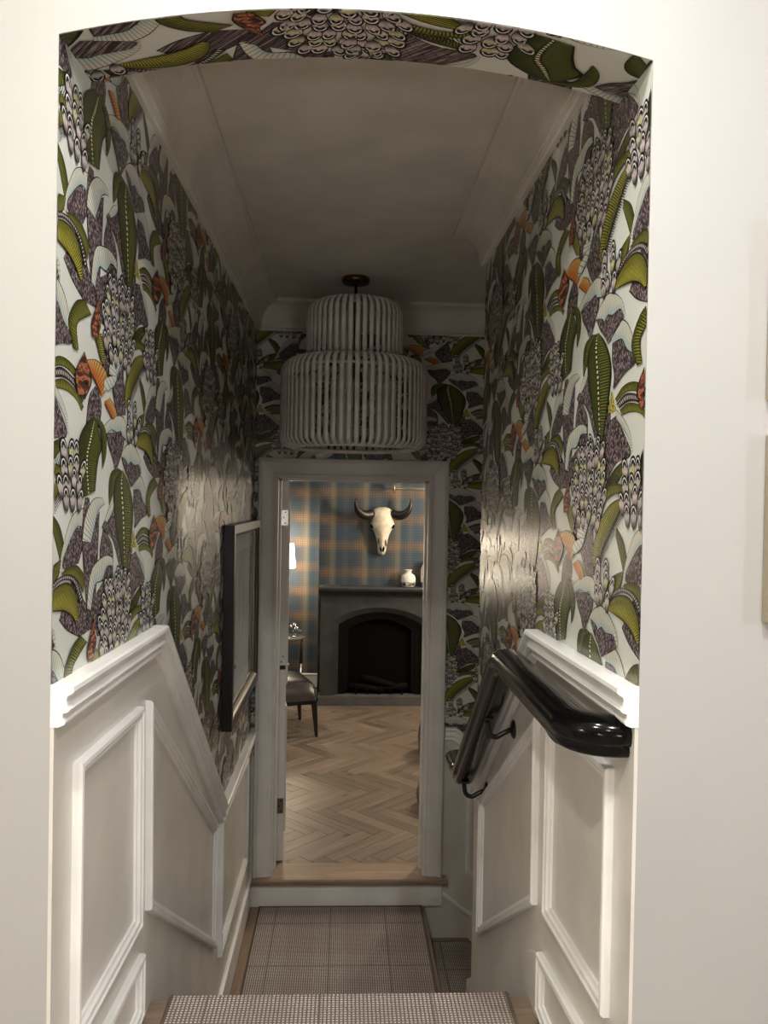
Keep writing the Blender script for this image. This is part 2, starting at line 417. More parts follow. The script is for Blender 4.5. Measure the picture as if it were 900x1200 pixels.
# ------------------------------------------------------------------ object helpers
def tag(o, label=None, cat=None, group=None, kind=None):
    if label: o['label'] = label
    if cat: o['category'] = cat
    if group: o['group'] = group
    if kind: o['kind'] = kind
    return o
def add(name, mesh, parent=None):
    o = bpy.data.objects.new(name, mesh); col.objects.link(o)
    if parent is not None: o.parent = parent
    return o
def empty(name, loc=(0, 0, 0), rz=0.0):
    o = bpy.data.objects.new(name, None); col.objects.link(o)
    o.empty_display_size = 0.05; o.location = loc; o.rotation_euler = (0, 0, rz)
    return o
class MB:
    """collects faces; build() makes ONE mesh object"""
    def __init__(self): self.v = []; self.f = []; self.s = []
    def quad(self, *p):
        i = len(self.v); self.v += [tuple(q) for q in p]; self.f.append(tuple(range(i, i + len(p)))); self.s.append(False); return self
    def box(self, x0, x1, y0, y1, z0, z1):
        i = len(self.v)
        self.v += [(x, y, z) for z in (z0, z1) for y in (y0, y1) for x in (x0, x1)]
        for f in ((0, 2, 3, 1), (4, 5, 7, 6), (0, 1, 5, 4), (2, 6, 7, 3), (0, 4, 6, 2), (1, 3, 7, 5)):
            self.f.append(tuple(i + k for k in f)); self.s.append(False)
        return self
    def grid(self, rows, closed_u=False, closed_v=False, smooth=True, caps=False):
        i = len(self.v); n = len(rows); m = len(rows[0])
        for r in rows: self.v += [tuple(p) for p in r]
        for a in range(n if closed_v else n - 1):
            for b in range(m if closed_u else m - 1):
                a2, b2 = (a + 1) % n, (b + 1) % m
                self.f.append((i + a * m + b, i + a * m + b2, i + a2 * m + b2, i + a2 * m + b)); self.s.append(smooth)
        if caps:
            self.f.append(tuple(i + b for b in range(m))); self.s.append(False)
            self.f.append(tuple(i + (n - 1) * m + b for b in range(m))); self.s.append(False)
        return self
    def tube(self, pts, radii, seg=8, caps=True, flat=1.0):
        pts = [Vector(p) for p in pts]
        if not hasattr(radii, '__len__'): radii = [radii] * len(pts)
        rows = []; prev = None
        for k, p in enumerate(pts):
            t = (pts[min(k + 1, len(pts) - 1)] - pts[max(k - 1, 0)]).normalized()
            if prev is None:
                prev = Vector((0, 0, 1)) if abs(t.z) < 0.9 else Vector((1, 0, 0))
            n = (prev - t * prev.dot(t)).normalized(); b = t.cross(n); prev = n
            rows.append([p + (n * math.cos(2 * math.pi * s / seg) + b * flat * math.sin(2 * math.pi * s / seg)) * radii[k] for s in range(seg)])
        return self.grid(rows, closed_u=True, caps=caps)
    def lathe(self, prof, seg=24, c=(0, 0, 0)):
        rows = [[(c[0] + r * math.cos(2 * math.pi * s / seg), c[1] + r * math.sin(2 * math.pi * s / seg), c[2] + z) for s in range(seg)] for r, z in prof]
        return self.grid(rows, closed_u=True, caps=True)
    def prism(self, poly, axis, a0, a1):
        """poly: 2-D points in the plane normal to axis"""
        def P(p, a):
            q = list(p); q.insert(axis, a); return tuple(q)
        i = len(self.v); n = len(poly)
        self.v += [P(p, a0) for p in poly] + [P(p, a1) for p in poly]
        self.f.append(tuple(range(i, i + n))); self.f.append(tuple(range(i + n, i + 2 * n)))
        self.s += [False, False]
        for k in range(n):
            self.f.append((i + k, i + (k + 1) % n, i + n + (k + 1) % n, i + n + k)); self.s.append(False)
        return self
    def mesh(self, name, mat, bevel=0.0, seg=2):
        me = bpy.data.meshes.new(name); me.from_pydata(self.v, [], self.f)
        bm = bmesh.new(); bm.from_mesh(me)
        for f, s in zip(bm.faces, self.s): f.smooth = s
        bmesh.ops.recalc_face_normals(bm, faces=bm.faces)
        if bevel:
            bmesh.ops.bevel(bm, geom=[e for e in bm.edges], offset=bevel, segments=seg, affect='EDGES', clamp_overlap=True)
        bm.to_mesh(me); bm.free()
        me.materials.append(mat)
        return me
    def build(self, name, mat, parent=None, bevel=0.0, seg=2):
        return add(name, self.mesh(name, mat, bevel, seg), parent)
def spline(pts, n):
    """Catmull-Rom through pts, n samples"""
    pts = [Vector(p) for p in pts]
    if len(pts) == 2: return [pts[0].lerp(pts[1], k / (n - 1)) for k in range(n)]
    ext = [pts[0] * 2 - pts[1]] + pts + [pts[-1] * 2 - pts[-2]]
    L = [0.0]
    for a, b in zip(pts, pts[1:]): L.append(L[-1] + max((b - a).length, 1e-6))
    out = []
    for k in range(n):
        s = L[-1] * k / (n - 1); i = 0
        while i < len(pts) - 2 and s > L[i + 1]: i += 1
        t = (s - L[i]) / (L[i + 1] - L[i])
        p0, p1, p2, p3 = ext[i], ext[i + 1], ext[i + 2], ext[i + 3]
        out.append(0.5 * ((2 * p1) + (p2 - p0) * t + (2 * p0 - 5 * p1 + 4 * p2 - p3) * t * t + (3 * p1 - p0 - 3 * p2 + p3) * t * t * t))
    return out
def mould(mb, path, prof, to3d, closed=False):
    """mitred moulding: path in the wall plane, profile (in-plane offset to the left of travel, height off the wall)"""
    P = [Vector(p) for p in path]; n = len(P); rows = []
    for k in range(n):
        d0 = (P[k] - P[k - 1]).normalized() if (closed or k > 0) else None
        d1 = (P[(k + 1) % n] - P[k]).normalized() if (closed or k < n - 1) else None
        if d0 is None: d0 = d1
        if d1 is None: d1 = d0
        n0 = Vector((-d0.y, d0.x)); n1 = Vector((-d1.y, d1.x))
        m = (n0 + n1).normalized(); s = 1.0 / max(m.dot(n0), 0.3)
        rows.append([to3d(P[k].x + m.x * s * a, P[k].y + m.y * s * a, h) for a, h in prof])
    mb.grid(rows, closed_u=True, closed_v=closed, smooth=False, caps=not closed)
    return mb
left3 = lambda a, b, h: (AL + h, a, b)
right3 = lambda a, b, h: (AR - h, a, b)
back3 = lambda a, b, h: (a, D - h, b)

# ------------------------------------------------------------------ the hall around the camera
def struct(o, label, cat): return tag(o, label, cat, kind='structure')
HX0, HX1, HY0 = -3.3, 3.5, -3.3
ARC_SIDE, ARC_TOP = 0.726, 0.786
def arch_z(x, extra=0.0):
    w = (AR - AL) / 2; c = (AR + AL) / 2; r = (w * w + (ARC_TOP - ARC_SIDE) ** 2) / (2 * (ARC_TOP - ARC_SIDE))
    return ARC_TOP - r + math.sqrt(r * r - (x - c) ** 2) + extra
NA = 24
SPLAY = 0.012
mb = MB()
for y, ex in ((YO, 0.0), (YB, SPLAY)):
    top = HALL_CEIL
    mb.quad((HX0, y, HALL_Z), (AL, y, HALL_Z), (AL, y, ARC_SIDE + ex), (AL, y, top), (HX0, y, top))
    mb.quad((AR, y, HALL_Z), (HX1, y, HALL_Z), (HX1, y, top), (AR, y, top), (AR, y, ARC_SIDE + ex))
    for k in range(NA):
        x0 = AL + (AR - AL) * k / NA; x1 = AL + (AR - AL) * (k + 1) / NA
        mb.quad((x0, y, arch_z(x0, ex)), (x1, y, arch_z(x1, ex)), (x1, y, top), (x0, y, top))
for k in range(NA):
    x0 = AL + (AR - AL) * k / NA; x1 = AL + (AR - AL) * (k + 1) / NA
    mb.quad((x0, YO, arch_z(x0)), (x1, YO, arch_z(x1)), (x1, YB, arch_z(x1, SPLAY)), (x0, YB, arch_z(x0, SPLAY)))
mb.quad((AL, YO, HALL_Z), (AL, YB, HALL_Z), (AL, YB, ARC_SIDE + SPLAY), (AL, YO, ARC_SIDE))
mb.quad((AR, YO, HALL_Z), (AR, YB, HALL_Z), (AR, YB, ARC_SIDE + SPLAY), (AR, YO, ARC_SIDE))
for x in (HX0, HX1): mb.quad((x, YO, HALL_Z), (x, YB, HALL_Z), (x, YB, HALL_CEIL), (x, YO, HALL_CEIL))
mb.quad((HX0, YO, HALL_CEIL), (HX1, YO, HALL_CEIL), (HX1, YB, HALL_CEIL), (HX0, YB, HALL_CEIL))
wall_front = struct(mb.build('wall_front', MAT['hall_paint']), 'cream white hall wall pierced by a shallow arched opening', 'wall')
struct(MB().box(HX0 - .1, HX0, HY0, YB, HALL_Z, HALL_CEIL).build('wall_hall_left', MAT['hall_paint']), 'plain cream hall wall left of the camera', 'wall')
struct(MB().box(HX1, HX1 + .1, HY0, YB, HALL_Z, HALL_CEIL).build('wall_hall_right', MAT['hall_paint']), 'plain cream hall wall right of the camera', 'wall')
struct(MB().box(HX0 - .1, HX1 + .1, HY0 - .1, HY0, HALL_Z, HALL_CEIL).build('wall_hall_rear', MAT['hall_paint']), 'plain cream hall wall behind the camera', 'wall')
struct(MB().box(HX0 - .1, HX1 + .1, HY0 - .1, YO, HALL_CEIL, HALL_CEIL + .1).build('ceiling_hall', MAT['hall_ceiling']), 'white ceiling of the hall in front of the arch', 'ceiling')
floor_hall = struct(MB().box(HX0 - .1, HX1 + .1, HY0 - .1, YO, HALL_Z - .1, HALL_Z).build('floor_hall', MAT['oak_y']), 'oak floor of the hall in front of the arch', 'floor')
for (x, y, w, c), where in zip(HALL_LIGHTS, ('ahead on the left', 'ahead on the right', 'close above the arch', 'behind the camera')):
    o = empty('downlight', (x, y, HALL_CEIL - .012))
    tag(o, 'recessed round downlight in the hall ceiling, ' + where, 'light', 'hall downlights')
    MB().lathe([(.058, .002), (.062, .010), (.0, .011)], 24).build('lens', MAT['downlight'], o)
    MB().grid([[(r * math.cos(t * math.pi / 12), r * math.sin(t * math.pi / 12), z) for t in range(24)] for r, z in ((.060, .012), (.060, -.002), (.078, -.002), (.082, .012))], closed_u=True).build('trim_ring', MAT['hall_ceiling'], o)

def globe(parent, loc):
    g = MB().lathe([(.085 * math.sin(math.pi * k / 14) + .0005, -.085 * math.cos(math.pi * k / 14)) for k in range(15)], 24).build('globe', MAT['globe'], parent)
    g.location = loc
for (x, y, z, w, c), (wx, where) in zip(FILL_GLOBES[:2], ((HX0, 'left side wall'), (HX1, 'right side wall'))):  # bodies for the added side globes, which only light the passage
    o = empty('fill_wall_globe', (wx, y, z)); tag(o, 'frosted globe wall lamp on the hall\'s ' + where, 'lamp')
    globe(o, (x - wx, 0, 0)); s_ = 1 if x > wx else -1
    MB().tube([(0, 0, 0), (x - wx - s_ * .08, 0, 0)], .012, 12).build('arm', MAT['bronze'], o)
    MB().tube([(0, 0, 0), (s_ * .014, 0, 0)], .05, 24).build('back_plate', MAT['bronze'], o)
for (x, y, z, w, c), where in zip(FILL_GLOBES[2:], ('left', 'right')):  # poles for the two added fill globes, out of view
    o = empty('floor_lamp', (x, y, HALL_Z)); tag(o, 'unseen fill globe on a pole, added behind the camera to light the passage, ' + where + ' one', 'lamp')
    globe(o, (0, 0, z - HALL_Z))
    MB().lathe([(.12, 0), (.12, .012), (.10, .018), (.012, .022)], 30).build('base', MAT['bronze'], o)
    MB().tube([(0, 0, .02), (0, 0, z - HALL_Z - .08)], .010, 12).build('pole', MAT['bronze'], o)

# ------------------------------------------------------------------ passage walls, ceiling
wall_left = struct(MB().box(AL - .12, AL, YB, D + .13, -3.4, 1.2).build('wall_left', MAT['panel_paint']), 'left passage wall with feather print paper over panelled wainscot', 'wall')
wall_right = struct(MB().box(AR, AR + .12, YB, WEND, -3.4, 1.2).build('wall_right', MAT['panel_paint']), 'right passage wall with feather print paper, panelled wainscot and outer corner', 'wall')
# back wall with the door opening
DX0, DX1, DH = -0.345, 0.420, 0.110
mb = MB()
mb.box(AL, DX0 - .02, D, D + .13, -3.4, 1.2); mb.box(DX1 + .02, XR, D, D + .13, -3.4, 1.2)
mb.box(DX0 - .02, DX1 + .02, D, D + .13, DH + .02, 1.2); mb.box(DX0 - .02, DX1 + .02, D, D + .13, -3.4, SILL_Z - .03)
wall_back = struct(mb.build('wall_back', MAT['panel_paint']), 'dim end wall with feather print paper around the white doorway', 'wall')
struct(MB().box(AR + .12, XR, WEND - .12, WEND, -3.4, 1.2).build('wall_stair_near', MAT['panel_paint']), 'painted near side wall of the side stair', 'wall')
struct(MB().box(XR, XR + .1, WEND - .12, D + .13, -3.4, 1.2).build('wall_stair_end', MAT['panel_paint']), 'painted end wall of the side stair', 'wall')
struct(MB().box(AL, XR, YB, D, CEIL, CEIL + .15).build('ceiling', MAT['ceiling_paint']), 'flat grey-white ceiling over the stair passage', 'ceiling')

# crown mouldings: (projection from wall, height)
CP = [(0, CROWN), (.014, CROWN), (.018, CROWN + .006), (.014, CROWN + .012), (.022, CROWN + .014), (.022, CROWN + .022)]
CP += [(.024 + .072 * (1 - math.cos(math.pi / 2 * k / 8)), CROWN + .024 + .100 * math.sin(math.pi / 2 * k / 8)) for k in range(9)]
CP += [(.100, CROWN + .128), (.108, CROWN + .128), (.108, CEIL + .001), (0, CEIL + .001)]
o = MB().grid([[(AL + p, YB, z) for p, z in CP], [(AL + p, D - p, z) for p, z in CP]], closed_u=True, smooth=False, caps=True).build('trim_1', MAT['ceiling_paint'])
struct(o, 'cove crown moulding along the top of the left wall', 'moulding')
o = MB().grid([[(AL + p, D - p, z) for p, z in CP], [(XR, D - p, z) for p, z in CP]], closed_u=True, smooth=False, caps=True).build('trim_2', MAT['ceiling_paint'])
struct(o, 'cove crown moulding along the top of the back wall', 'moulding')
o = MB().grid([[(AR - p, YB, z) for p, z in CP], [(AR - p, WEND + p, z) for p, z in CP], [(XR, WEND + p, z) for p, z in CP]], closed_u=True, smooth=False, caps=True).build('trim_3', MAT['ceiling_paint'])
struct(o, 'cove crown moulding along the right wall, ending at its outer corner', 'moulding')

# ------------------------------------------------------------------ wallpaper
TILE = """M|120,230 150,280 205,308|150,190 205,225 235,280|18|0.2
M|520,190 540,240 562,280|590,175 600,230 585,280|18|0.2
G|330,332 380,360 440,377|345,314 395,332 440,358|18|0.2
M|655,120 650,180 668,220|740,120 735,180 690,215|18|0.2
M|560,410 575,460 610,485|640,410 650,455 625,482|18|0.2
M|815,120 800,180 830,230|860,110 880,160 860,220|18|0.2
G|470,180 440,230 400,255|450,160 420,205 395,240|18|0.2
M|-612,80 -572,56 -510,35|-554,142 -444,65 -432,40|0|0
M|-67,-133 -75,-116 -49,-92 -17,-68|6,-128 23,-105 28,-84 2,-65|0|0
C|-88,-137 -82,-112 -63,-79 -38,-50 -6,-35 25,-32|-74,-136 -72,-116 -55,-100 -29,-79 -4,-65 21,-66|26|0
M|-196,46 -208,107 -183,151 -138,164|-184,45 -132,77 -60,91 -138,163|0|0
C|-139,174 -101,155 -65,126 -52,90|-138,157 -93,131 -71,114 -60,91|22|0
Y|-184,172 -178,191 -171,211|-138,172 -151,191 -163,210|6|0
G|-147,195 -105,212 -58,213 -12,201 31,175|-139,187 -97,198 -57,197 -11,185 20,167|24|0.35
D|-139,184 -97,196 -56,193 -11,180 20,161|-124,175 -82,181 -42,177 -10,166 15,152|20|0
G|-120,172 -82,179 -42,174 -10,164 21,145|-109,160 -74,162 -35,158 -9,150 10,137|24|0.55
M|-505,204 -488,125 -465,53|-406,255 -417,132 -433,52|0|0
C|-505,204 -491,245 -449,276 -397,280 -371,270|-454,198 -435,223 -416,253 -391,264 -374,267|16|0
M|-468,81 -432,46 -409,19|-321,145 -348,82 -388,19|0|0
C|-473,81 -465,123 -440,155 -369,169 -320,161 -315,147|-451,74 -427,118 -386,121 -357,145 -333,146 -319,145|18|0
M|-379,234 -388,222 -323,199 -284,159 -264,133|-318,262 -298,235 -278,205 -258,162 -247,131|0|0
C|-374,237 -346,261 -313,275|-359,232 -327,250 -309,272|8|0
M|-168,300 -167,267 -154,237 -160,215|-114,297 -43,248 -99,233 -152,214|0|0
C|-179,327 -164,334 -120,333 -84,317 -55,282 -34,251 -33,234|-168,297 -147,298 -114,295 -88,272 -54,259 -40,245 -34,235|24|0
G|-287,340 -333,332 -350,307 -347,267|-257,335 -299,320 -312,297 -344,265|22|0.1
S|-238,125 -276,177 -307,236 -319,279 -313,312 -287,331 -254,337|-213,123 -199,156 -179,205 -169,242 -175,273 -209,311 -251,336|44|0.12
M|-266,-223 -242,-247 -214,-265 -191,-285|-191,-231 -127,-234 -109,-252 -179,-281|0|0
C|-271,-221 -245,-201 -202,-188 -160,-197 -128,-213 -108,-231 -103,-255|-257,-223 -225,-231 -216,-240 -195,-230 -170,-237 -127,-234 -106,-254|22|0
M|-337,-96 -316,-123 -295,-142|-266,-30 -254,-74 -240,-134|0|0
M|-372,-182 -355,-207 -328,-229 -311,-252|-256,-172 -250,-193 -271,-221 -300,-251|0|0
C|-389,-170 -358,-157 -324,-146 -277,-139 -244,-145 -229,-166 -219,-186|-372,-185 -337,-174 -302,-177 -274,-172 -264,-181 -237,-186 -219,-189|20|0
G|-186,-182 -175,-154 -133,-127 -86,-114|-131,-161 -117,-151 -95,-141 -84,-117|26|0.35
G|-84,-139 -60,-132 -20,-129 6,-135 38,-154|-66,-144 -32,-146 1,-161 28,-183|26|0.35
D|-173,-183 -147,-162 -102,-145 -52,-142 -12,-153 8,-171 28,-192|-161,-183 -131,-165 -94,-152 -59,-151 -25,-159 -4,-178 10,-199|30|0
F|-165,-186 -131,-166 -87,-155 -45,-157 -14,-175 0,-196 5,-223|-153,-192 -114,-196 -70,-202 -35,-213 -21,-221 -10,-228|34|1
G|-563,-57 -591,-16 -557,23 -510,39|-538,-56 -548,-15 -508,7 -472,20|22|0.4
G|-461,-5 -437,-29 -414,-52|-413,-1 -395,-28 -386,-57|14|0.7
S|-504,-307 -536,-247 -531,-206 -490,-174 -445,-161|-438,-295 -429,-257 -417,-230 -400,-209 -439,-161|40|0.05
G|-456,-163 -415,-178 -402,-204 -398,-228 -396,-251|-445,-161 -400,-165 -374,-188 -374,-224 -393,-252|26|0.1
T|-222,12 -191,31 -137,41 -84,36|-205,0 -166,15 -129,22 -82,18|20|0.45
T|-234,-117 -214,-103 -184,-72 -140,-37 -105,-9 -77,9|-247,-118 -253,-87 -235,-48 -199,-18 -150,5 -82,17|40|0.75
O|-492,-77 -456,-91 -420,-110 -409,-117|-499,-64 -436,-55 -375,-71 -393,-113|12|0
O|-392,-125 -365,-139 -333,-154|-356,-113 -320,-127 -307,-144|9|0
C|-399,-103 -390,-81 -339,-68|-366,-101 -328,-87 -308,-68|4|0
C|-365,-68 -361,-50 -313,-26|-310,-67 -292,-47 -275,-24|7|0
K|-543,-129 -558,-97 -512,-53|-505,-136 -467,-95 -509,-53|8|0
K|-469,-17 -473,7 -458,32 -433,58|-438,-17 -419,13 -431,31 -427,55|10|0
cone|-296,45|99|79
cone|-40,27|52|50
cone|-186,-141|44|41
cone|-250,107|38|25"""
PU, PV = 0.525, 0.587
STEP = 0.00006
def make_tile():
    V = []; Fc = []; UV = []; INK = []; MI = []
    lay = 0
    def ribbon(A, B, mi, cnt, tint, layer, n=15, k=3):
        a = spline(A, n); b = spline(B, n); i0 = len(V)
        for r in range(n):
            for c in range(k):
                t = c / (k - 1); p = a[r].lerp(b[r], t)
                V.append((p.x, p.y, layer)); UV.append((t, r / (n - 1))); INK.append((cnt, tint))
        for r in range(n - 1):
            for c in range(k - 1):
                q = i0 + r * k + c
                Fc.append((q, q + 1, q + k + 1, q + k)); MI.append(mi)
    def fringe(A, layer, count, ln):
        pts = spline(A, count + 2)
        cen = sum(pts, Vector((0, 0))) / len(pts)
        for k in range(1, count + 1):
            t = (pts[k + 1] - pts[k - 1]).normalized(); nrm = Vector((-t.y, t.x))
            if SIDE < 0: nrm = -nrm
            d = (nrm * 0.9 + t * 0.35) * ln
            for off, w, mi in ((0.0, 0.0014, 10),):
                i0 = len(V)
                p = pts[k] + t * off
                for q in (p - t * w, p + t * w, p + d + t * w * .7, p + d - t * w * .2):
                    V.append((q.x, q.y, layer)); UV.append((.5, .5)); INK.append((0, 0))
                Fc.append((i0, i0 + 1, i0 + 2, i0 + 3)); MI.append(mi)
    rng = random.Random(3)
    for line in TILE.strip().split('\n'):
        p = line.split('|'); lay += 1
        if p[0] == 'cone':
            cx, cy = [float(q) / 1000 for q in p[1].split(',')]; rx = float(p[2]) / 1000; ry = float(p[3]) / 1000
            sw = 0.0150; rows = max(3, int(2 * ry / 0.0235))
            for r in range(rows):
                y = cy + ry - 2 * ry * (r + .4) / rows
                half = rx * math.sqrt(max(0.05, 1 - ((y - cy) / ry) ** 2 * .8))
                cnt = max(2, int(2 * half / (sw * 1.55)))
                for k in range(cnt):
                    x = cx - half + 2 * half * (k + .5 + (0.25 if r % 2 else -0.25)) / cnt
                    lean = (x - cx) / max(rx, 1e-3) * 0.55 + rng.uniform(-.12, .12)
                    tint = rng.random(); i0 = len(V); h = 0.046; w = sw * rng.uniform(.9, 1.15)
                    y_ = y; x += rng.uniform(-.004, .004); y = y_ + rng.uniform(-.006, .006) - ((x - cx) / rx) ** 2 * ry * .22
                    prof = [(0, 0), (.55, .15), (.85, .4), (1, .62), (.84, .80), (.46, .95), (0, 1), (-.46, .95), (-.84, .80), (-1, .62), (-.85, .4), (-.55, .15)]
                    V.append((x + lean * h * .6, y, lay + r * .1 + k * .01)); UV.append((0, .55)); INK.append((0, tint))
                    for a, b in prof:
                        V.append((x + a * w + lean * h * b, y - h * .6 + h * b, lay + r * .1 + k * .01)); UV.append((1, b)); INK.append((0, tint))
                    y = y_
                    m = len(prof)
                    for q in range(m):
                        Fc.append((i0, i0 + 1 + q, i0 + 1 + (q + 1) % m)); MI.append(9)
            lay += rows * .1
            continue
        A = [tuple(float(c) / 1000 for c in q.split(',')) for q in p[1].split()]
        B = [tuple(float(c) / 1000 for c in q.split(',')) for q in p[2].split()]
        cnt, tint = float(p[3]), float(p[4])
        if p[0] == 'T':
            SIDE = 1 if cnt < 30 else -1
            fringe(A, lay, int(cnt), 0.020)
            lay += .5
        ribbon(A, B, INK_ID[p[0]], max(cnt, 1), tint, lay)
    return V, Fc, UV, INK, MI
TV, TF, TUV, TINK, TMI = make_tile()
TU0 = min(v[0] for v in TV); TU1 = max(v[0] for v in TV); TV0 = min(v[1] for v in TV); TV1 = max(v[1] for v in TV)
def wallpaper(parent, u0, u1, v0, v1, du, dv, to3d, hole=None, base=0.0004):
    """sheet of printed paper over [u0,u1] x [v0,v1]; tile origin at (du,dv); half-drop repeat"""
    bm = bmesh.new(); uvl = bm.loops.layers.uv.new('UVMap'); inl = bm.loops.layers.uv.new('ink')
    i0 = int(math.floor((u0 - du - TU1) / PU)); i1 = int(math.ceil((u1 - du - TU0) / PU))
    for i in range(i0, i1 + 1):
        drop = PV / 2 if i % 2 else 0.0
        j0 = int(math.floor((v0 - dv - drop - TV1) / PV)); j1 = int(math.ceil((v1 - dv - drop - TV0) / PV))
        for j in range(j0, j1 + 1):
            ox = du + i * PU; oy = dv + drop + j * PV
            cache = {}
            for f, mi in zip(TF, TMI):
                if all(TV[k][0] + ox <= u0 for k in f) or all(TV[k][0] + ox >= u1 for k in f): continue
                if all(TV[k][1] + oy <= v0 for k in f) or all(TV[k][1] + oy >= v1 for k in f): continue
                vs = []
                for k in f:
                    if k not in cache:
                        q = TV[k]; cache[k] = bm.verts.new((q[0] + ox, q[1] + oy, base + q[2] * STEP))
                    vs.append(cache[k])
                try: face = bm.faces.new(vs)
                except ValueError: continue
                face.material_index = mi
                for lp, k in zip(face.loops, f):
                    lp[uvl].uv = TUV[k]; lp[inl].uv = TINK[k]
    for co, no in (((u0, 0, 0), (-1, 0, 0)), ((u1, 0, 0), (1, 0, 0)), ((0, v0, 0), (0, -1, 0)), ((0, v1, 0), (0, 1, 0))):
        bmesh.ops.bisect_plane(bm, geom=bm.verts[:] + bm.edges[:] + bm.faces[:], plane_co=co, plane_no=no, clear_outer=True)
    n = 24
    for k in range(n):
        a = u0 + (u1 - u0) * k / n; b = u0 + (u1 - u0) * (k + 1) / n
        bm.faces.new([bm.verts.new((a, v0, base)), bm.verts.new((b, v0, base)), bm.verts.new((b, v1, base)), bm.verts.new((a, v1, base))])
    if hole:
        hu0, hu1, hv = hole
        for co, no in (((hu0, 0, 0), (1, 0, 0)), ((hu1, 0, 0), (1, 0, 0)), ((0, hv, 0), (0, 1, 0))):
            bmesh.ops.bisect_plane(bm, geom=bm.verts[:] + bm.edges[:] + bm.faces[:], plane_co=co, plane_no=no)
        dead = [f for f in bm.faces if hu0 < f.calc_center_median().x < hu1 and f.calc_center_median().y < hv]
        bmesh.ops.delete(bm, geom=dead, context='FACES')
    for v in bm.verts: v.co = Vector(to3d(v.co.x, v.co.y, v.co.z))
    me = bpy.data.meshes.new('wallpaper'); bm.to_mesh(me); bm.free()
    for m in INKS: me.materials.append(m)
    return add('wallpaper', me, parent)
TOPZ = CROWN + .02
wp = wallpaper(wall_left, YO, D, -1.25, TOPZ, 1.64 + .296, .305, left3)
wp['label'] = 'feather print wallpaper of the left wall'
wp = wallpaper(wall_right, 1.293 - WEND, 0.0, -1.1, TOPZ, 0.0, 0.0, lambda u, v, h: (AR - h, 1.293 - u, v))
wp['label'] = 'feather print wallpaper of the right wall'
wp = wallpaper(wall_back, AL, XR, -1.3, TOPZ, .475 + .296, .27, back3, hole=(DX0 - .03, DX1 + .03, DH + .03))
wp['label'] = 'feather print wallpaper of the back wall'
def soffit3(u, v, h):
    t = (v - YO) / (YB - YO)
    return (u, v, arch_z(u, SPLAY * t) - h)
wp = wallpaper(wall_front, AL, AR, YO, YB, .275, YO + .02, soffit3)
wp['label'] = 'feather print wallpaper under the arch'
# jamb strips of the arch opening above the passage paper are covered by the side papers

# ------------------------------------------------------------------ wainscot
BOARD = 0.006
RAIL = [(0, 0), (0, .026), (-.004, .030), (-.011, .031), (-.015, .027), (-.018, .021), (-.024, .019), (-.034, .021), (-.040, .025), (-.044, .021),
        (-.046, .014), (-.054, .014), (-.060, .018), (-.064, .016), (-.068, .007), (-.068, 0)]
RAIL = [(a, h + BOARD) for a, h in RAIL]; RAIL[0] = (0, 0); RAIL[-1] = (-.068, 0)
PAN = [(0, 0), (0, .011), (-.003, .016), (-.010, .017), (-.012, .010), (-.014, .010), (-.017, .014), (-.022, .013), (-.024, .007), (-.030, .005), (-.032, 0)]
PAN = [(a, h + BOARD) for a, h in PAN]; PAN[0] = (0, 0); PAN[-1] = (-.032, 0)
def flip(prof): return [(-a, h) for a, h in prof]
def board(name, parent, poly, to3d, mat, h0=0.0, h1=BOARD):
    mb = MB(); n = len(poly)
    mb.v += [to3d(a, b, h0) for a, b in poly] + [to3d(a, b, h1) for a, b in poly]
    mb.f += [tuple(range(n)), tuple(range(n, 2 * n))] + [(k, (k + 1) % n, n + (k + 1) % n, n + k) for k in range(n)]
    mb.s += [False] * (n + 2)
    return mb.build(name, mat, parent)
def loop_cw(poly):
    s = sum(a[0] * b[1] - b[0] * a[1] for a, b in zip(poly, poly[1:] + poly[:1]))
    return poly if s < 0 else poly[::-1]
def panel(parent, poly, to3d):
    # outline travelled clockwise so the profile (negative offset) runs inwards
    p = loop_cw(poly)
    return mould(MB(), p, PAN, to3d, closed=True).build('panel_moulding', MAT['trim'], parent)

# left wall
RL = [(YO, -.300), (1.985, -.312), (3.065, -1.160), (D, -1.160)]
board('wainscot_board', wall_left, [(YO, HALL_Z), (2.0, HALL_Z), (2.93, -2.05), (2.93, LAND_Z), (D, LAND_Z), (D, -1.17), (3.06, -1.17), (1.98, -.325), (YO, -.31)], left3, MAT['panel_paint'])
mould(MB(), RL, RAIL, left3).build('chair_rail', MAT['trim'], wall_left)
panel(wall_left, [(1.385, -.455), (1.815, -.468), (1.830, -.975), (1.385, -.950)], left3)
panel(wall_left, [(1.885, -.472), (2.935, -1.190), (2.935, -1.645), (1.905, -.975)], left3)
panel(wall_left, [(3.045, -1.222), (3.86, -1.240), (3.86, -1.740), (3.045, -1.740)], left3)
panel(wall_left, [(1.33, -1.012), (1.858, -1.050), (1.858, -1.195), (1.33, -1.195)], left3)
board('skirt_board', wall_left, [(1.86, HALL_Z), (1.86, -1.075), (1.90, -1.085), (2.955, -1.822), (2.955, LAND_Z), (2.92, LAND_Z)], left3, MAT['panel_paint'], 0, .013)
BASE = [(0, 0), (0, .012), (-.006, .020), (-.016, .020), (-.022, .015), (-.150, .015), (-.150, 0)]
mould(MB(), [(2.955, -1.905), (D, -1.905)], BASE, left3).build('baseboard', MAT['trim'], wall_left)
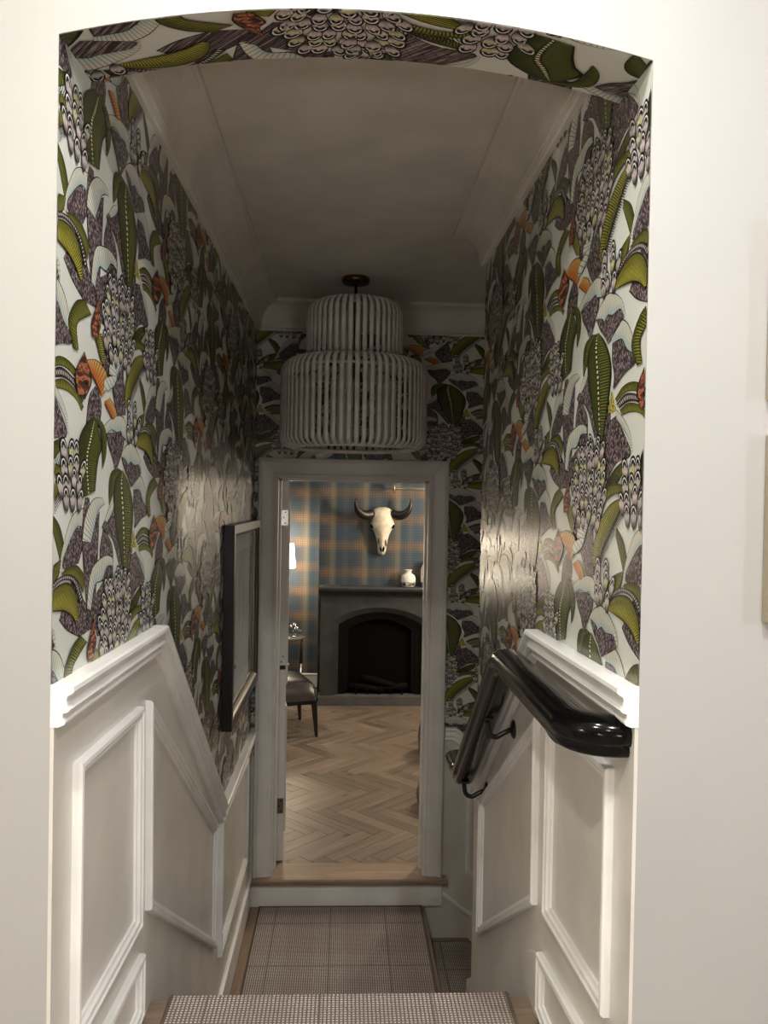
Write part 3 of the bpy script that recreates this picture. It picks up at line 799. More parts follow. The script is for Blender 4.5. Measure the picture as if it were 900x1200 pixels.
# right wall
RR = [(YO, -.296), (1.985, -.312), (WEND, -.312 - (WEND - 1.985) * .785)]
board('wainscot_board', wall_right, [(YO, HALL_Z), (2.0, HALL_Z), (WEND, -1.95), (WEND, -.325 - (WEND - 1.985) * .785), (1.98, -.325), (YO, -.31)], right3, MAT['panel_paint'])
mould(MB(), RR, RAIL, right3).build('chair_rail', MAT['trim'], wall_right)
panel(wall_right, [(1.385, -.462), (1.815, -.475), (1.815, -.945), (1.385, -.905)], right3)
panel(wall_right, [(1.925, -.515), (2.690, -1.000), (2.690, -1.470), (1.915, -.972)], right3)
panel(wall_right, [(1.33, -.985), (1.860, -1.055), (1.860, -1.195), (1.33, -1.195)], right3)
board('skirt_board', wall_right, [(1.86, HALL_Z), (1.86, -1.06), (1.975, -1.115), (2.90, -1.745), (2.90, -1.95), (2.80, -1.95)], right3, MAT['panel_paint'], 0, .016)
# back wall, right of the door: rail, panel and skirting follow the side stair down
SL = .74
RB = [(.525, -1.150), (.585, -1.150), (XR, -1.150 - (XR - .585) * SL)]
board('wainscot_board', wall_back, [(.52, -3.4), (XR, -3.4), (XR, -1.16 - (XR - .585) * SL), (.585, -1.16), (.52, -1.16)], back3, MAT['panel_paint'])
mould(MB(), RB, RAIL, back3).build('chair_rail', MAT['trim'], wall_back)
panel(wall_back, [(.645, -1.345), (1.35, -1.345 - .705 * SL), (1.35, -1.90 - .705 * SL), (.645, -1.90)], back3)
mould(MB(), [(.535, -2.000), (XR, -2.000 - (XR - .535) * SL)], [(0, 0), (0, .016), (-.010, .022), (-.020, .018), (-.030, .012), (-.030, 0)], back3).build('skirt_moulding', MAT['trim'], wall_back)

# ------------------------------------------------------------------ stairs and floors
NR = 5; RISE = (HALL_Z - LAND_Z) / NR; GO = 0.245; NOSE = 1.955
st = empty('staircase', (0, NOSE, LAND_Z)); tag(st, 'short oak stair with white risers from the hall down to the landing', 'staircase')
def part(o, parent):
    """keep world coordinates when parenting under an unrotated empty"""
    o.parent = parent; o.location = o.location - parent.location
    return o
def tread(y0, y1, z):
    return [(y0, z - .028), (y1 - .012, z - .028), (y1 - .003, z - .024), (y1, z - .014), (y1 - .003, z - .004), (y1 - .012, z), (y0, z)]
mb = MB().prism(tread(YO, NOSE, HALL_Z), 0, AL + .006, AR - .006); part(mb.build('tread', MAT['oak']), st)
for k in range(1, NR):
    z = HALL_Z - RISE * k; y0 = NOSE - .025 + GO * (k - 1)
    part(MB().prism(tread(y0, y0 + GO + .025, z), 0, AL + .013, AR - .016).build('tread', MAT['oak']), st)
for k in range(NR):
    z1 = HALL_Z - RISE * k - .028; y = NOSE - .025 + GO * k
    part(MB().box(AL + .013, AR - .016, y - .018, y, z1 - RISE + .029, z1).build('riser', MAT['trim']), st)
LY0 = NOSE - .025 + GO * (NR - 1)
LX1 = .436
floor_landing = struct(MB().box(AL - .06, LX1 - .02, LY0 - .02, D, LAND_Z - .12, LAND_Z - .022).build('floor_landing', MAT['subfloor']), 'square oak stair landing below the doorway', 'floor')
nb = 10
for k in range(nb):
    x0 = AL + .001 + (LX1 - AL) * k / nb; x1 = AL + (LX1 - AL) * (k + 1) / nb - .0012
    if k == nb - 1: x1 = LX1
    o = MB().box(-(x1 - x0) / 2, (x1 - x0) / 2, -(D - LY0) / 2, (D - LY0) / 2, -.022, 0).build('plank', MAT['oak_y'], floor_landing, .0012, 1)
    o.location = ((x0 + x1) / 2, (LY0 + D) / 2, LAND_Z)
# the stair that turns off to the right
st2 = empty('staircase', (LX1, D - .5, -3.3)); tag(st2, 'dim oak stair turning down to the right of the landing', 'staircase')
R2 = .172; G2 = .235
for k in range(6):
    x = LX1 - .02 + G2 * k; z = LAND_Z - R2 * (k + 1)
    part(MB().box(x - .018, x, WEND, D - .007, z - .0, z + R2 - (.022 if k == 0 else .028)).build('riser', MAT['trim']), st2)
    part(MB().prism([(a, b) for a, b in tread(x, x + G2 + .022, z)], 1, WEND, D - .007).build('tread', MAT['oak_y']), st2)

# runners: a ribbon with thickness over a path of (along, z)
RT = 0.009
def runner(name, path, a0, a1, axis, label):
    """path of (run, z) with outward normal up; axis 1: path runs along y and spans x; axis 0: the other way round"""
    P = [Vector(p) for p in path]; L = 0.0; rows = []; uvs = []
    for k, p in enumerate(P):
        if k: L += (p - P[k - 1]).length
        t0 = (p - P[k - 1]).normalized() if k else (P[1] - p).normalized()
        t1 = (P[k + 1] - p).normalized() if k < len(P) - 1 else t0
        n = (Vector((-t0.y, t0.x)) + Vector((-t1.y, t1.x))).normalized()
        s = 1.0 / max(.55, n.dot(Vector((-t0.y, t0.x))))
        q = p + n * RT * s
        row = []; uv = []
        for a, b in ((a0, p), (a0, p + n * RT * .6 * s), (a0 + .006, q), (a1 - .006, q), (a1, p + n * RT * .6 * s), (a1, p)):
            row.append((a, b.x, b.y) if axis == 1 else (b.x, a, b.y)); uv.append((a - a0, L))
        rows.append(row); uvs += uv
    mb = MB().grid(rows, smooth=False, caps=False)
    me = bpy.data.meshes.new(name); me.from_pydata(mb.v, [], mb.f); ul = me.uv_layers.new(name='UVMap')
    for lp in me.loops: ul.data[lp.index].uv = uvs[lp.vertex_index]
    bm = bmesh.new(); bm.from_mesh(me); bmesh.ops.recalc_face_normals(bm, faces=bm.faces); bm.to_mesh(me); bm.free()
    me.materials.append(MAT['carpet'])
    o = add(name, me); tag(o, label, 'carpet')
    # bound edges
    for e0, e1 in ((a0 - .002, a0 + .010), (a1 - .010, a1 + .002)):
        rr = []
        for k, p in enumerate(P):
            t0 = (p - P[k - 1]).normalized() if k else (P[1] - p).normalized()
            t1 = (P[k + 1] - p).normalized() if k < len(P) - 1 else t0
            n = (Vector((-t0.y, t0.x)) + Vector((-t1.y, t1.x))).normalized(); s = 1.0 / max(.55, n.dot(Vector((-t0.y, t0.x))))
            row = []
            for a, h in ((e0, 0), (e0, .8), (e0 + .004, 1.15), (e1 - .004, 1.15), (e1, .9)):
                b = p + n * RT * s * h
                row.append((a, b.x, b.y) if axis == 1 else (b.x, a, b.y))
            rr.append(row)
        MB().grid(rr, smooth=False).build('binding', MAT['binding'], o)
    return o
def nose_path(y, z, r=.013):
    c = Vector((y - r, z - r)); return [tuple(c + Vector((math.sin(t), math.cos(t))) * r) for t in [math.pi * k / 8 for k in range(0, 8)]]
path = [(-.6, HALL_Z), (1.2, HALL_Z)]
for k in range(NR):
    z = HALL_Z - RISE * k; y = NOSE + (GO * k)
    path += nose_path(y + .001, z + .0005)
    path += [(y - .024, z - .034), (y - .024, z - RISE + .012), (y - .018, z - RISE + .003)]
path += [(LY0 + .01, LAND_Z + .0005), (D - .035, LAND_Z + .0005)]
RX0, RX1 = -.405, .418
ru = runner('stair_runner', path, RX0, RX1, 1, 'beige tweed check runner over the hall stairs and square landing')
MB().box(RX0 - .002, RX1 + .002, D - .045, D - .033, LAND_Z, LAND_Z + .0105).build('binding', MAT['binding'], ru)
path = [(LX1 + .004, LAND_Z - R2 + .0005)]
for k in range(5):
    z = LAND_Z - R2 * (k + 1); x = LX1 + .002 + G2 * (k + 1)
    path += nose_path(x + .001, z + .0005); path += [(x - .022, z - .034), (x - .022, z - R2 + .012), (x - .016, z - R2 + .003)]
path += [(x + .1, LAND_Z - R2 * 6 + .0005)]
runner('stair_runner', path, 3.15, D - .055, 0, 'shadowed tweed runner on the steps turning down to the right')

# step up to the door: white riser and oak sill
sill = empty('trim_4', (0, D, SILL_Z)); struct(sill, 'oak door sill with white riser at the end of the landing', 'step')
part(MB().box(AL + .004, .522, D - .020, D, LAND_Z, SILL_Z - .026).build('riser', MAT['trim']), sill)
part(MB().prism([(D - .060, SILL_Z - .020), (D - .055, SILL_Z - .026), (D + .135, SILL_Z - .026), (D + .135, SILL_Z), (D - .052, SILL_Z), (D - .060, SILL_Z - .006)], 0, AL + .001, .545).build('sill_board', MAT['oak']), sill)

# ------------------------------------------------------------------ door casing and door
cas = empty('trim_5', (0, D, SILL_Z)); struct(cas, 'white moulded casing around the doorway', 'door casing')
CASP = [(0, 0), (0, .030), (.006, .034), (.014, .034), (.020, .028), (.030, .026), (.066, .022), (.078, .018), (.084, .020), (.092, .014), (.098, .012), (.098, 0)]
def cas_prof(prof): return prof
# three legs, mitred at the top corners: profile offset runs from the outer edge inwards
OX0, OX1, OT = DX0 - .098, DX1 + .100, DH + .102
mould(MB(), [(OX0, SILL_Z), (OX0, OT), (OX1, OT), (OX1, SILL_Z)], [(-a, h) for a, h in CASP], back3).build('casing', MAT['casing'], cas)
mb = MB().box(DX0 - .02, DX0, D - .012, D + .14, SILL_Z, DH + .02); mb.build('jamb', MAT['casing'], cas)
MB().box(DX1, DX1 + .02, D - .012, D + .14, SILL_Z, DH + .02).build('jamb', MAT['casing'], cas)
MB().box(DX0 - .02, DX1 + .02, D - .012, D + .14, DH, DH + .02).build('head_jamb', MAT['casing'], cas)
for nm, b in (('stop', (DX0, DX0 + .011, D + .06, D + .095, SILL_Z, DH)), ('stop', (DX1 - .011, DX1, D + .06, D + .095, SILL_Z, DH)), ('stop', (DX0, DX1, D + .06, D + .095, DH - .011, DH))):
    MB().box(*b).build(nm, MAT['casing'], cas)
for o in cas.children: o.location = -cas.location
# door leaf, swung back into the study past square
door = empty('door_1', (DX0 + .004, D + .142, SILL_Z), math.radians(98)); struct(door, 'white door swung open into the study, seen edge-on at its hinges', 'door')
DW = .745; DT = .040; DHH = DH - SILL_Z - .012
leaf = MB().box(0, DW, -DT, 0, .008, DHH).build('leaf', MAT['casing'], door, .001, 1)
for (za, zb) in ((.12, .80), (.92, 1.90)):
    for y in (-DT, 0):
        s = -1 if y < 0 else 1
        mould(MB(), loop_cw([(.11, za), (.63, za), (.63, zb), (.11, zb)]), PAN, lambda a, b, h, y=y, s=s: (a, y + s * (h - BOARD), b), closed=True).build('panel_moulding', MAT['casing'], door)
hz = [0.300, 1.062, 1.822]
for k, z in enumerate(hz):
    mt = (MAT['dull_steel'], MAT['casing'], MAT['steel'])[k]
    h = MB().box(-.0022, 0.0, -DT + .004, -.001, z - .040, z + .040).build('hinge', mt, door)
    MB().tube([(-.004, .004, z - .040), (-.004, .004, z + .040)], .005, 10).build('hinge_pin', mt, h)
    if k == 1: MB().box(-.0045, -.002, -DT + .004, -.006, z - .040, z - .018).build('latch', MAT['black_iron'], h)
    for dz, dy in ((-.028, -.022), (.0, -.014), (.028, -.022)):
        MB().tube([(-.0034, dy, z + dz), (-.002, dy, z + dz)], .0040, 8).build('screw', MAT['dark'], h)
hd = MB().lathe([(.026, 0), (.026, .006), (.010, .008)], 20).build('handle', MAT['chrome'], door)
hd.location = (DW - .06, -DT, .92); hd.rotation_euler = (math.pi / 2, 0, 0)
MB().tube([(0, 0, .006), (0, 0, .045), (-.012, 0, .052), (-.10, 0, .052)], .009, 10).build('lever', MAT['chrome'], hd)
hd = MB().lathe([(.026, 0), (.026, .006), (.010, .008)], 20).build('handle', MAT['chrome'], door)
hd.location = (DW - .06, 0, .92); hd.rotation_euler = (-math.pi / 2, 0, 0)
MB().tube([(0, 0, .006), (0, 0, .045), (-.012, 0, .052), (-.10, 0, .052)], .009, 10).build('lever', MAT['chrome'], hd)

# ------------------------------------------------------------------ handrail on the right wall
hr = empty('handrail', (AR - .08, 2.0, -.40)); tag(hr, 'black lacquered handrail following the right wall down the stairs', 'handrail')
RC = .404
ZR = -.388
rail_pts = [(AR - .004, 1.342, ZR), (RC + .060, 1.342, ZR)]
for k in range(1, 7):
    a = math.pi / 2 * k / 6; rail_pts.append((RC + .060 - .060 * math.sin(a), 1.402 - .060 * math.cos(a), ZR))
rail_pts += [(RC, 1.95, ZR), (RC, 1.985, ZR - .006), (RC, 2.015, ZR - .022), (RC, 2.61, -.878), (RC, 2.64, -.896), (RC, 2.68, -.906), (RC, 2.82, -.906)]
# profile: (across, up)
RPROF = [(-.034, -.012), (-.038, -.004), (-.039, .008), (-.034, .020), (-.022, .029), (0, .032), (.022, .029), (.034, .020), (.039, .008), (.038, -.004), (.034, -.012),
         (.027, -.015), (.029, -.024), (.026, -.032), (.018, -.036), (-.018, -.036), (-.026, -.032), (-.029, -.024), (-.027, -.015)]
pv = [Vector(p) for p in rail_pts]; rows = []
for k, p in enumerate(pv):
    t0 = (p - pv[k - 1]).normalized() if k else (pv[1] - p).normalized()
    t1 = (pv[k + 1] - p).normalized() if k < len(pv) - 1 else t0
    t = (t0 + t1).normalized(); sc = 1.0 / max(.6, t.dot(t0))
    side = t.cross(Vector((0, 0, 1))).normalized(); up = side.cross(t)
    bend_h = abs(t0.z - t1.z) < 1e-4
    rows.append([p + side * a * (sc if bend_h else 1) + up * b * (1 if bend_h else sc) for a, b in RPROF])
o = MB().grid(rows, closed_u=True, caps=True, smooth=True).build('rail', MAT['black_lacquer'], None)
part(o, hr)
for (y, z) in ((2.217, -.630), (2.616, -.915 - .03)):
    zr = -.386 - .030 if y < 2.0 else (-.400 - (y - 2.01) * .79 - .034 if y < 2.6 else -.878 - .036)
    br = MB().tube(spline([(RC, y, zr + .006), (RC, y, zr - .014), (RC + .006, y, min(zr - .034, z - .012)), (RC + .026, y, min(zr - .046, z - .022)), (RC + .048, y, z - .010), (AR - .010, y, z)], 16), .0075, 10).build('bracket', MAT['black_iron'])
    part(br, hr)
    ro = MB().lathe([(.026, 0), (.026, .003), (.020, .007), (.008, .010)], 20).build('rosette', MAT['black_iron'], br)
    ro.location = (AR - BOARD, y, z); ro.rotation_euler = (0, -math.pi / 2, 0)
    MB().box(RC - .012, RC + .012, y - .03, y + .03, zr + .001, zr + .006).build('saddle', MAT['black_iron'], br)
br = MB().tube(spline([(RC, 1.56, -.418), (RC, 1.56, -.436), (RC + .018, 1.56, -.462), (RC + .038, 1.56, -.466), (AR - .010, 1.56, -.44)], 14), .0075, 10).build('bracket', MAT['black_iron'])
part(br, hr)
ro = MB().lathe([(.026, 0), (.026, .003), (.020, .007), (.008, .010)], 20).build('rosette', MAT['black_iron'], br)
ro.location = (AR - BOARD, 1.56, -.44); ro.rotation_euler = (0, -math.pi / 2, 0)

# ------------------------------------------------------------------ pendant lamp
PC = (.026, 3.60)
pe = empty('pendant_lamp', (PC[0], PC[1], CEIL)); tag(pe, 'unlit two-tier drum pendant of pale bent rods on a bronze stem', 'lamp')
MB().lathe([(.062, 0), (.062, -.014), (.058, -.024), (.050, -.026), (.012, -.027)], 40).build('canopy', MAT['bronze'], pe)
MB().tube([(0, 0, -.02), (0, 0, -.45)], .0065, 12).build('stem', MAT['bronze'], pe)
def rods(r, ztop, zbot, n, rin_top, rin_bot, rad, rcorner):
    pts = [(rin_top, ztop)]
    for k in range(6):
        a = math.pi / 2 * k / 5; pts.append((r - rcorner + rcorner * math.sin(a), ztop - rcorner + rcorner * math.cos(a)))
    if rin_bot < r:
        rc = r - rin_bot
        for k in range(6):
            a = math.pi / 2 * k / 5; pts.append((r - rc + rc * math.cos(a), zbot + rc * .8 - rc * .8 * math.sin(a)))
    else:
        pts.append((r, zbot))
    me = None
    for k in range(n):
        if me is None:
            me = MB().tube([(p, 0, z) for p, z in pts], rad, 8, flat=2.25).mesh('rod', MAT['rattan'])
        o = add('rod', me, pe); o.rotation_euler = (0, 0, 2 * math.pi * (k + .3) / n)
def ring(name, r, z, rad, seg=64):
    rows = []
    for k in range(seg):
        a = 2 * math.pi * k / seg
        rows.append([((r + rad * math.cos(b)) * math.cos(a), (r + rad * math.cos(b)) * math.sin(a), z + rad * math.sin(b)) for b in [2 * math.pi * q / 8 for q in range(8)]])
    MB().grid(rows, closed_u=True, closed_v=True).build(name, MAT['rattan'], pe)
T0, T1, T2 = .884 - CEIL, .622 - CEIL, .236 - CEIL
rods(.212, T0, T1 - .01, 44, .055, .212, .0044, .062)
rods(.324, T1, T2, 64, .190, .276, .0044, .062)
ring('ring', .060, T0, .007); ring('ring', .206, T1 + .004, .007); ring('ring', .192, T1, .007); ring('ring', .276, T2, .008); ring('ring', .306, T1 - .05, .005); ring('ring', .262, T2 + .004, .006)
for k in range(4):
    a = math.pi * k / 2 + .4
    MB().tube([(0, 0, T1), (.206 * math.cos(a), .206 * math.sin(a), T1)], .005, 8).build('spoke', MAT['rattan'], pe)
for k in range(3):
    a = 2 * math.pi * k / 3
    b = MB().lathe([(.015, 0), (.015, -.05), (.012, -.055), (.020, -.075), (.024, -.095), (.018, -.115), (.004, -.122)], 14).build('bulb', MAT['mat_board'], pe)
    b.location = (.07 * math.cos(a), .07 * math.sin(a), T1 - .01)

# ------------------------------------------------------------------ framed picture on the left wall near the door
pf = empty('framed_picture', (AL, 3.5, -.89)); tag(pf, 'deep black picture frame with grey print hanging on the left wall', 'picture')
FY0, FY1, FZ0, FZ1, FT = 3.06, 3.965, -.885, -.100, .044
fr = mould(MB(), loop_cw([(FY0, FZ0), (FY1, FZ0), (FY1, FZ1), (FY0, FZ1)]), [(0, .004), (0, FT), (-.034, FT), (-.038, FT - .006), (-.038, .004)], left3, True).build('frame', MAT['frame_black']); part(fr, pf)
o = mould(MB(), loop_cw([(FY0 + .034, FZ0 + .034), (FY1 - .034, FZ0 + .034), (FY1 - .034, FZ1 - .034), (FY0 + .034, FZ1 - .034)]), [(0, .01), (0, FT - .002), (-.010, FT - .010), (-.016, FT - .018), (-.016, .01)], left3, True).build('lip', MAT['frame_lip']); part(o, pf)
part(MB().box(AL + .004, AL + .014, FY0 + .03, FY1 - .03, FZ0 + .03, FZ1 - .03).build('mat_board', MAT['mat_board']), pf)
part(MB().box(AL + .014, AL + .0155, FY0 + .12, FY1 - .12, FZ0 + .12, FZ1 - .12).build('print', MAT['print']), pf)
part(MB().box(AL + .0200, AL + .0215, FY0 + .04, FY1 - .04, FZ0 + .04, FZ1 - .04).build('glass', MAT['glass']), pf)

# small champagne frames on the hall wall, mostly outside the picture
front3 = lambda a, b, h: (a, YO - h, b)
for (x0, x1, z0, z1, lab) in ((.686, .94, .178, .470, 'upper champagne metal picture frame at the right end of the hall wall'), (.688, .94, -.186, .120, 'champagne metal picture frame hanging beneath the other on the hall wall')):
    pf = empty('framed_picture', ((x0 + x1) / 2, YO, z0)); tag(pf, lab, 'picture', 'champagne frames on the hall wall')
    part(mould(MB(), loop_cw([(x0, z0), (x1, z0), (x1, z1), (x0, z1)]), [(0, .003), (0, .022), (-.004, .025), (-.012, .025), (-.016, .016), (-.020, .014), (-.020, .003)], front3, True).build('frame', MAT['champagne']), pf)
    part(MB().box(x0 + .012, x1 - .012, YO - .009, YO - .003, z0 + .012, z1 - .012).build('mat_board', MAT['mat_board']), pf)
    part(MB().box(x0 + .06, x1 - .06, YO - .0105, YO - .009, z0 + .06, z1 - .06).build('print', MAT['art_brown']), pf)

# ------------------------------------------------------------------ the study beyond the door
SX0, SX1, SY0, SY1, CHY = -2.6, 2.8, D + .13, 8.25, 7.66
floor_study = struct(MB().box(SX0, SX1, SY0, SY1, SILL_Z - .12, SILL_Z - .018).build('floor_study', MAT['oak_floor']), 'herringbone oak floor of the study', 'floor')
L, W = .48, .090
plank_me = MB().box(-L / 2 + .0006, L / 2 - .0006, -W / 2 + .0006, W / 2 - .0006, -.018, 0).mesh('plank', MAT['oak_floor'], .0012, 1)
c45 = math.cos(math.pi / 4)
FX0, FX1, FY0_, FY1_ = -.62, 1.0, SY0 + .006, 7.50
cnt = 0
for i in range(-70, 71):
    for j in range(-14, 15):
        ox, oy = i * W + j * L, i * W - j * L
        for (cx, cy, ang) in ((ox + L / 2, oy + W / 2, 0.0), (ox + W / 2, oy + W + L / 2, math.pi / 2)):
            # turn the lattice by -45 degrees so the saw-tooth rows run across the room
            x = (cx + cy) * c45 + .1; y = (-cx + cy) * c45 + 5.6
            if not (FX0 - .1 < x < FX1 + .1 and FY0_ - .19 < y < FY1_ + .25): continue
            o = add('plank', plank_me, floor_study)
            o.location = (x, y, SILL_Z + random.uniform(-.0003, .0003)); o.rotation_euler = (0, 0, ang - math.pi / 4); cnt += 1
            if y - .21 < FY0_:                       # cut straight where it meets the sill
                bm = bmesh.new(); bm.from_mesh(plank_me)
                M4 = Matrix.Translation(o.location) @ o.rotation_euler.to_matrix().to_4x4(); I4 = M4.inverted()
                bmesh.ops.bisect_plane(bm, geom=bm.verts[:] + bm.edges[:] + bm.faces[:], plane_co=I4 @ Vector((0, FY0_, 0)), plane_no=(I4.to_3x3() @ Vector((0, -1, 0))), clear_outer=True)
                if len(bm.faces) == 0:
                    bm.free(); bpy.data.objects.remove(o); continue
                me = bpy.data.meshes.new('plank'); bm.to_mesh(me); bm.free(); me.materials.append(MAT['oak_floor']); o.data = me
struct(MB().box(SX0 - .1, SX1 + .1, SY1, SY1 + .1, SILL_Z - .12, STUDY_CEIL).build('wall_study_back', MAT['plaid']), 'blue and rust plaid papered study wall beside the chimney', 'wall')
chim = struct(MB().box(-.250, 1.00, CHY, SY1, SILL_Z - .02, STUDY_CEIL).build('wall_chimney', MAT['plaid']), 'plaid papered chimney breast above the fireplace', 'wall')
struct(MB().box(SX0 - .1, SX0, SY0, SY1, SILL_Z - .12, STUDY_CEIL).build('wall_study_left', MAT['study_plain']), 'left study wall', 'wall')
struct(MB().box(SX1, SX1 + .1, SY0, SY1, SILL_Z - .12, STUDY_CEIL).build('wall_study_right', MAT['study_plain']), 'right study wall', 'wall')
struct(MB().box(SX0, AL - .12, SY0 - .1, SY0, SILL_Z - .12, STUDY_CEIL).build('wall_study_front', MAT['study_plain']), 'study wall left of the doorway', 'wall')
struct(MB().box(XR, SX1, SY0 - .1, SY0, SILL_Z - .12, STUDY_CEIL).build('wall_study_front', MAT['study_plain']), 'study wall far right of the doorway', 'wall')
struct(MB().box(SX0, SX1, SY0, SY1, STUDY_CEIL, STUDY_CEIL + .1).build('ceiling_study', MAT['hall_ceiling']), 'white ceiling of the study', 'ceiling')
struct(mould(MB(), [(SX0, SILL_Z + .140), (-.250, SILL_Z + .140)], [(0, 0), (0, .010), (-.010, .018), (-.022, .014), (-.140, .014), (-.140, 0)], lambda a, b, h: (a, SY1 - h, b)).build('baseboard_study', MAT['trim']), 'white baseboard along the plaid study wall', 'baseboard')
for (x, y, w, c), where in zip(STUDY_LIGHTS, ('just inside the door', 'left of the fireplace', 'right of the fireplace')):
    o = empty('downlight', (x, y, STUDY_CEIL - .012)); tag(o, 'recessed round downlight in the study ceiling, ' + where, 'light', 'study downlights')
    MB().lathe([(.058, .002), (.062, .010), (.0, .011)], 24).build('lens', MAT['downlight'], o)
    MB().grid([[(r * math.cos(t * math.pi / 12), r * math.sin(t * math.pi / 12), z) for t in range(24)] for r, z in ((.062, .012), (.062, -.002), (.080, -.002), (.084, .012))], closed_u=True).build('trim_ring', MAT['hall_ceiling'], o)

# fireplace
fp = empty('fireplace', (.342, 7.58, SILL_Z)); tag(fp, 'charcoal stone fireplace with arched black firebox and mantel shelf', 'fireplace')
FC = .342
def arch_poly(hw, z0, zs, zt, n=16):
    r = (hw * hw + (zt - zs) ** 2) / (2 * (zt - zs)); c = zt - r
    a0 = math.asin(min(1, hw / r)); out = [(FC - hw, z0)]
    for k in range(n + 1):
        a = -a0 + 2 * a0 * k / n; out.append((FC + r * math.sin(a), c + r * math.cos(a)))
    out.append((FC + hw, z0)); return out
def arch_frame(name, y0, y1, outer, inner, mat):
    """slab between two arches with the same point count"""
    mb = MB(); n = len(outer)
    for y in (y0, y1):
        for k in range(n - 1):
            mb.quad((outer[k][0], y, outer[k][1]), (outer[k + 1][0], y, outer[k + 1][1]), (inner[k + 1][0], y, inner[k + 1][1]), (inner[k][0], y, inner[k][1]))
    for pl in (outer, inner):
        for k in range(n - 1):
            mb.quad((pl[k][0], y0, pl[k][1]), (pl[k + 1][0], y0, pl[k + 1][1]), (pl[k + 1][0], y1, pl[k + 1][1]), (pl[k][0], y1, pl[k][1]))
    for k in (0, n - 1):
        mb.quad((outer[k][0], y0, outer[k][1]), (outer[k][0], y1, outer[k][1]), (inner[k][0], y1, inner[k][1]), (inner[k][0], y0, inner[k][1]))
    return part(mb.build(name, mat), fp)
ZH = SILL_Z + .085                      # top of the hearth
FY = 7.52
MT = -.800
o1 = arch_poly(.455, ZH, -1.13, -.995)
outer = [(FC - .565, ZH)] + [(FC - .565 + 1.13 * k / 16, MT - .055) for k in range(17)] + [(FC + .565, ZH)]
arch_frame('surround', FY, CHY, outer, o1, MAT['stone'])
o2 = arch_poly(.425, ZH, -1.15, -1.020)
arch_frame('surround_bead', FY + .022, CHY, o1, o2, MAT['stone'])
o3 = arch_poly(.395, ZH, -1.165, -1.045)
arch_frame('surround_bead', FY + .048, CHY, o2, o3, MAT['stone'])
o4 = arch_poly(.335, ZH, -1.20, -1.085)
arch_frame('firebox_frame', FY + .075, CHY - .02, o3, o4, MAT['firebox'])
o5 = arch_poly(.300, ZH + .045, -1.22, -1.115)
arch_frame('screen_frame', FY + .085, CHY - .02, o4, o5, MAT['firebox'])
part(MB().box(FC - .40, FC + .40, CHY - .012, CHY - .004, ZH, -1.03).build('firebox_back', MAT['dark']), fp)
for k, (x, z, a) in enumerate(((-.12, .055, .10), (.10, .058, -.14), (0.0, .115, .25))):
    o = MB().tube([(-.17, 0, 0), (-.05, .004, .006), (.08, -.004, .002), (.17, 0, 0)], [.030, .033, .031, .027], 9).build('log', MAT['log'])
    o.location = (FC + x, CHY - .050, ZH + z); o.rotation_euler = (0, a, 0); part(o, fp)
for k in range(5):
    part(MB().box(FC - .22 + .11 * k - .006, FC - .22 + .11 * k + .006, CHY - .09, CHY - .078, ZH, ZH + .055).build('grate_bar', MAT['firebox']), fp)
part(MB().prism([(FY - .085, MT - .012), (FY - .078, MT - .032), (FY - .050, MT - .038), (FY - .024, MT - .060), (FY - .004, MT - .075), (CHY, MT - .075), (CHY, MT), (FY - .080, MT)], 0, FC - .585, FC + .585).build('mantel_shelf', MAT['stone']), fp)
part(MB().box(FC - .58, FC + .58, FY - .030, CHY, SILL_Z, ZH).build('hearth', MAT['stone_light'], None, .004), fp)

# skull above the mantel
sk = empty('bison_skull', (FC + .004, CHY, -.28)); tag(sk, 'bleached horned cattle skull mounted on the plaid chimney wall', 'wall decor')
RW = [(.000, .030, .060, .0), (-.012, .070, .085, .0), (-.030, .092, .105, 0), (-.052, .112, .118, 0), (-.075, .120, .124, 0), (-.098, .112, .128, 0), (-.120, .106, .130, 0), (-.145, .114, .130, 0), (-.170, .119, .126, 0),
      (-.195, .108, .122, 0), (-.222, .086, .116, 0), (-.260, .070, .110, 0), (-.300, .058, .104, 0), (-.340, .049, .096, 0), (-.380, .044, .086, 0), (-.415, .041, .074, 0), (-.440, .034, .060, 0), (-.455, .018, .045, 0)]
rows = []
for dz, hw, dp, _ in RW:
    row = []
    for k in range(17):
        a = math.pi * k / 16
        ridge = 1.0 - .10 * abs(math.cos(a)) ** .5
        row.append((-hw * math.cos(a), -max(.012, dp * (math.sin(a) ** .55) * ridge), dz))
    rows.append(row)
body = MB().grid(rows, closed_u=True, caps=True).build('cranium', MAT['bone'], sk)
body.location = (0, 0, .228)
def blob(name, c, r, mat, par, rot=(0, 0, 0)):
    rows = [[(r[0] * math.sin(t) * math.cos(p), r[1] * math.sin(t) * math.sin(p), r[2] * math.cos(t)) for p in [2 * math.pi * q / 14 for q in range(14)]] for t in [math.pi * (q + .02) / 8.04 for q in range(9)]]
    o = MB().grid(rows, closed_u=True, caps=True).build(name, mat, par); o.location = c; o.rotation_euler = rot; return o
for s in (-1, 1):
    blob('eye_socket', (s * .101, -.070, -.182), (.012, .028, .022), MAT['dark'], body, (0, s * .5, 0))
    blob('nostril', (s * .013, -.080, -.398), (.0085, .012, .026), MAT['dark'], body, (0, s * .12, 0))
    blob('nasal_slit', (s * .036, -.080, -.325 - .01 * s), (.004, .012, .044), MAT['dark'], body, (0, -s * .18, 0))
    pts = spline([(s * .090, -.060, .165), (s * .145, -.085, .152), (s * .195, -.115, .160), (s * .238, -.140, .200), (s * .258, -.150, .255), (s * .254, -.150, .312)], 14)
    MB().tube(pts, [.044, .046, .046, .045, .043, .041, .038, .034, .030, .025, .020, .015, .010, .004], 12).build('horn', MAT['horn'], sk)

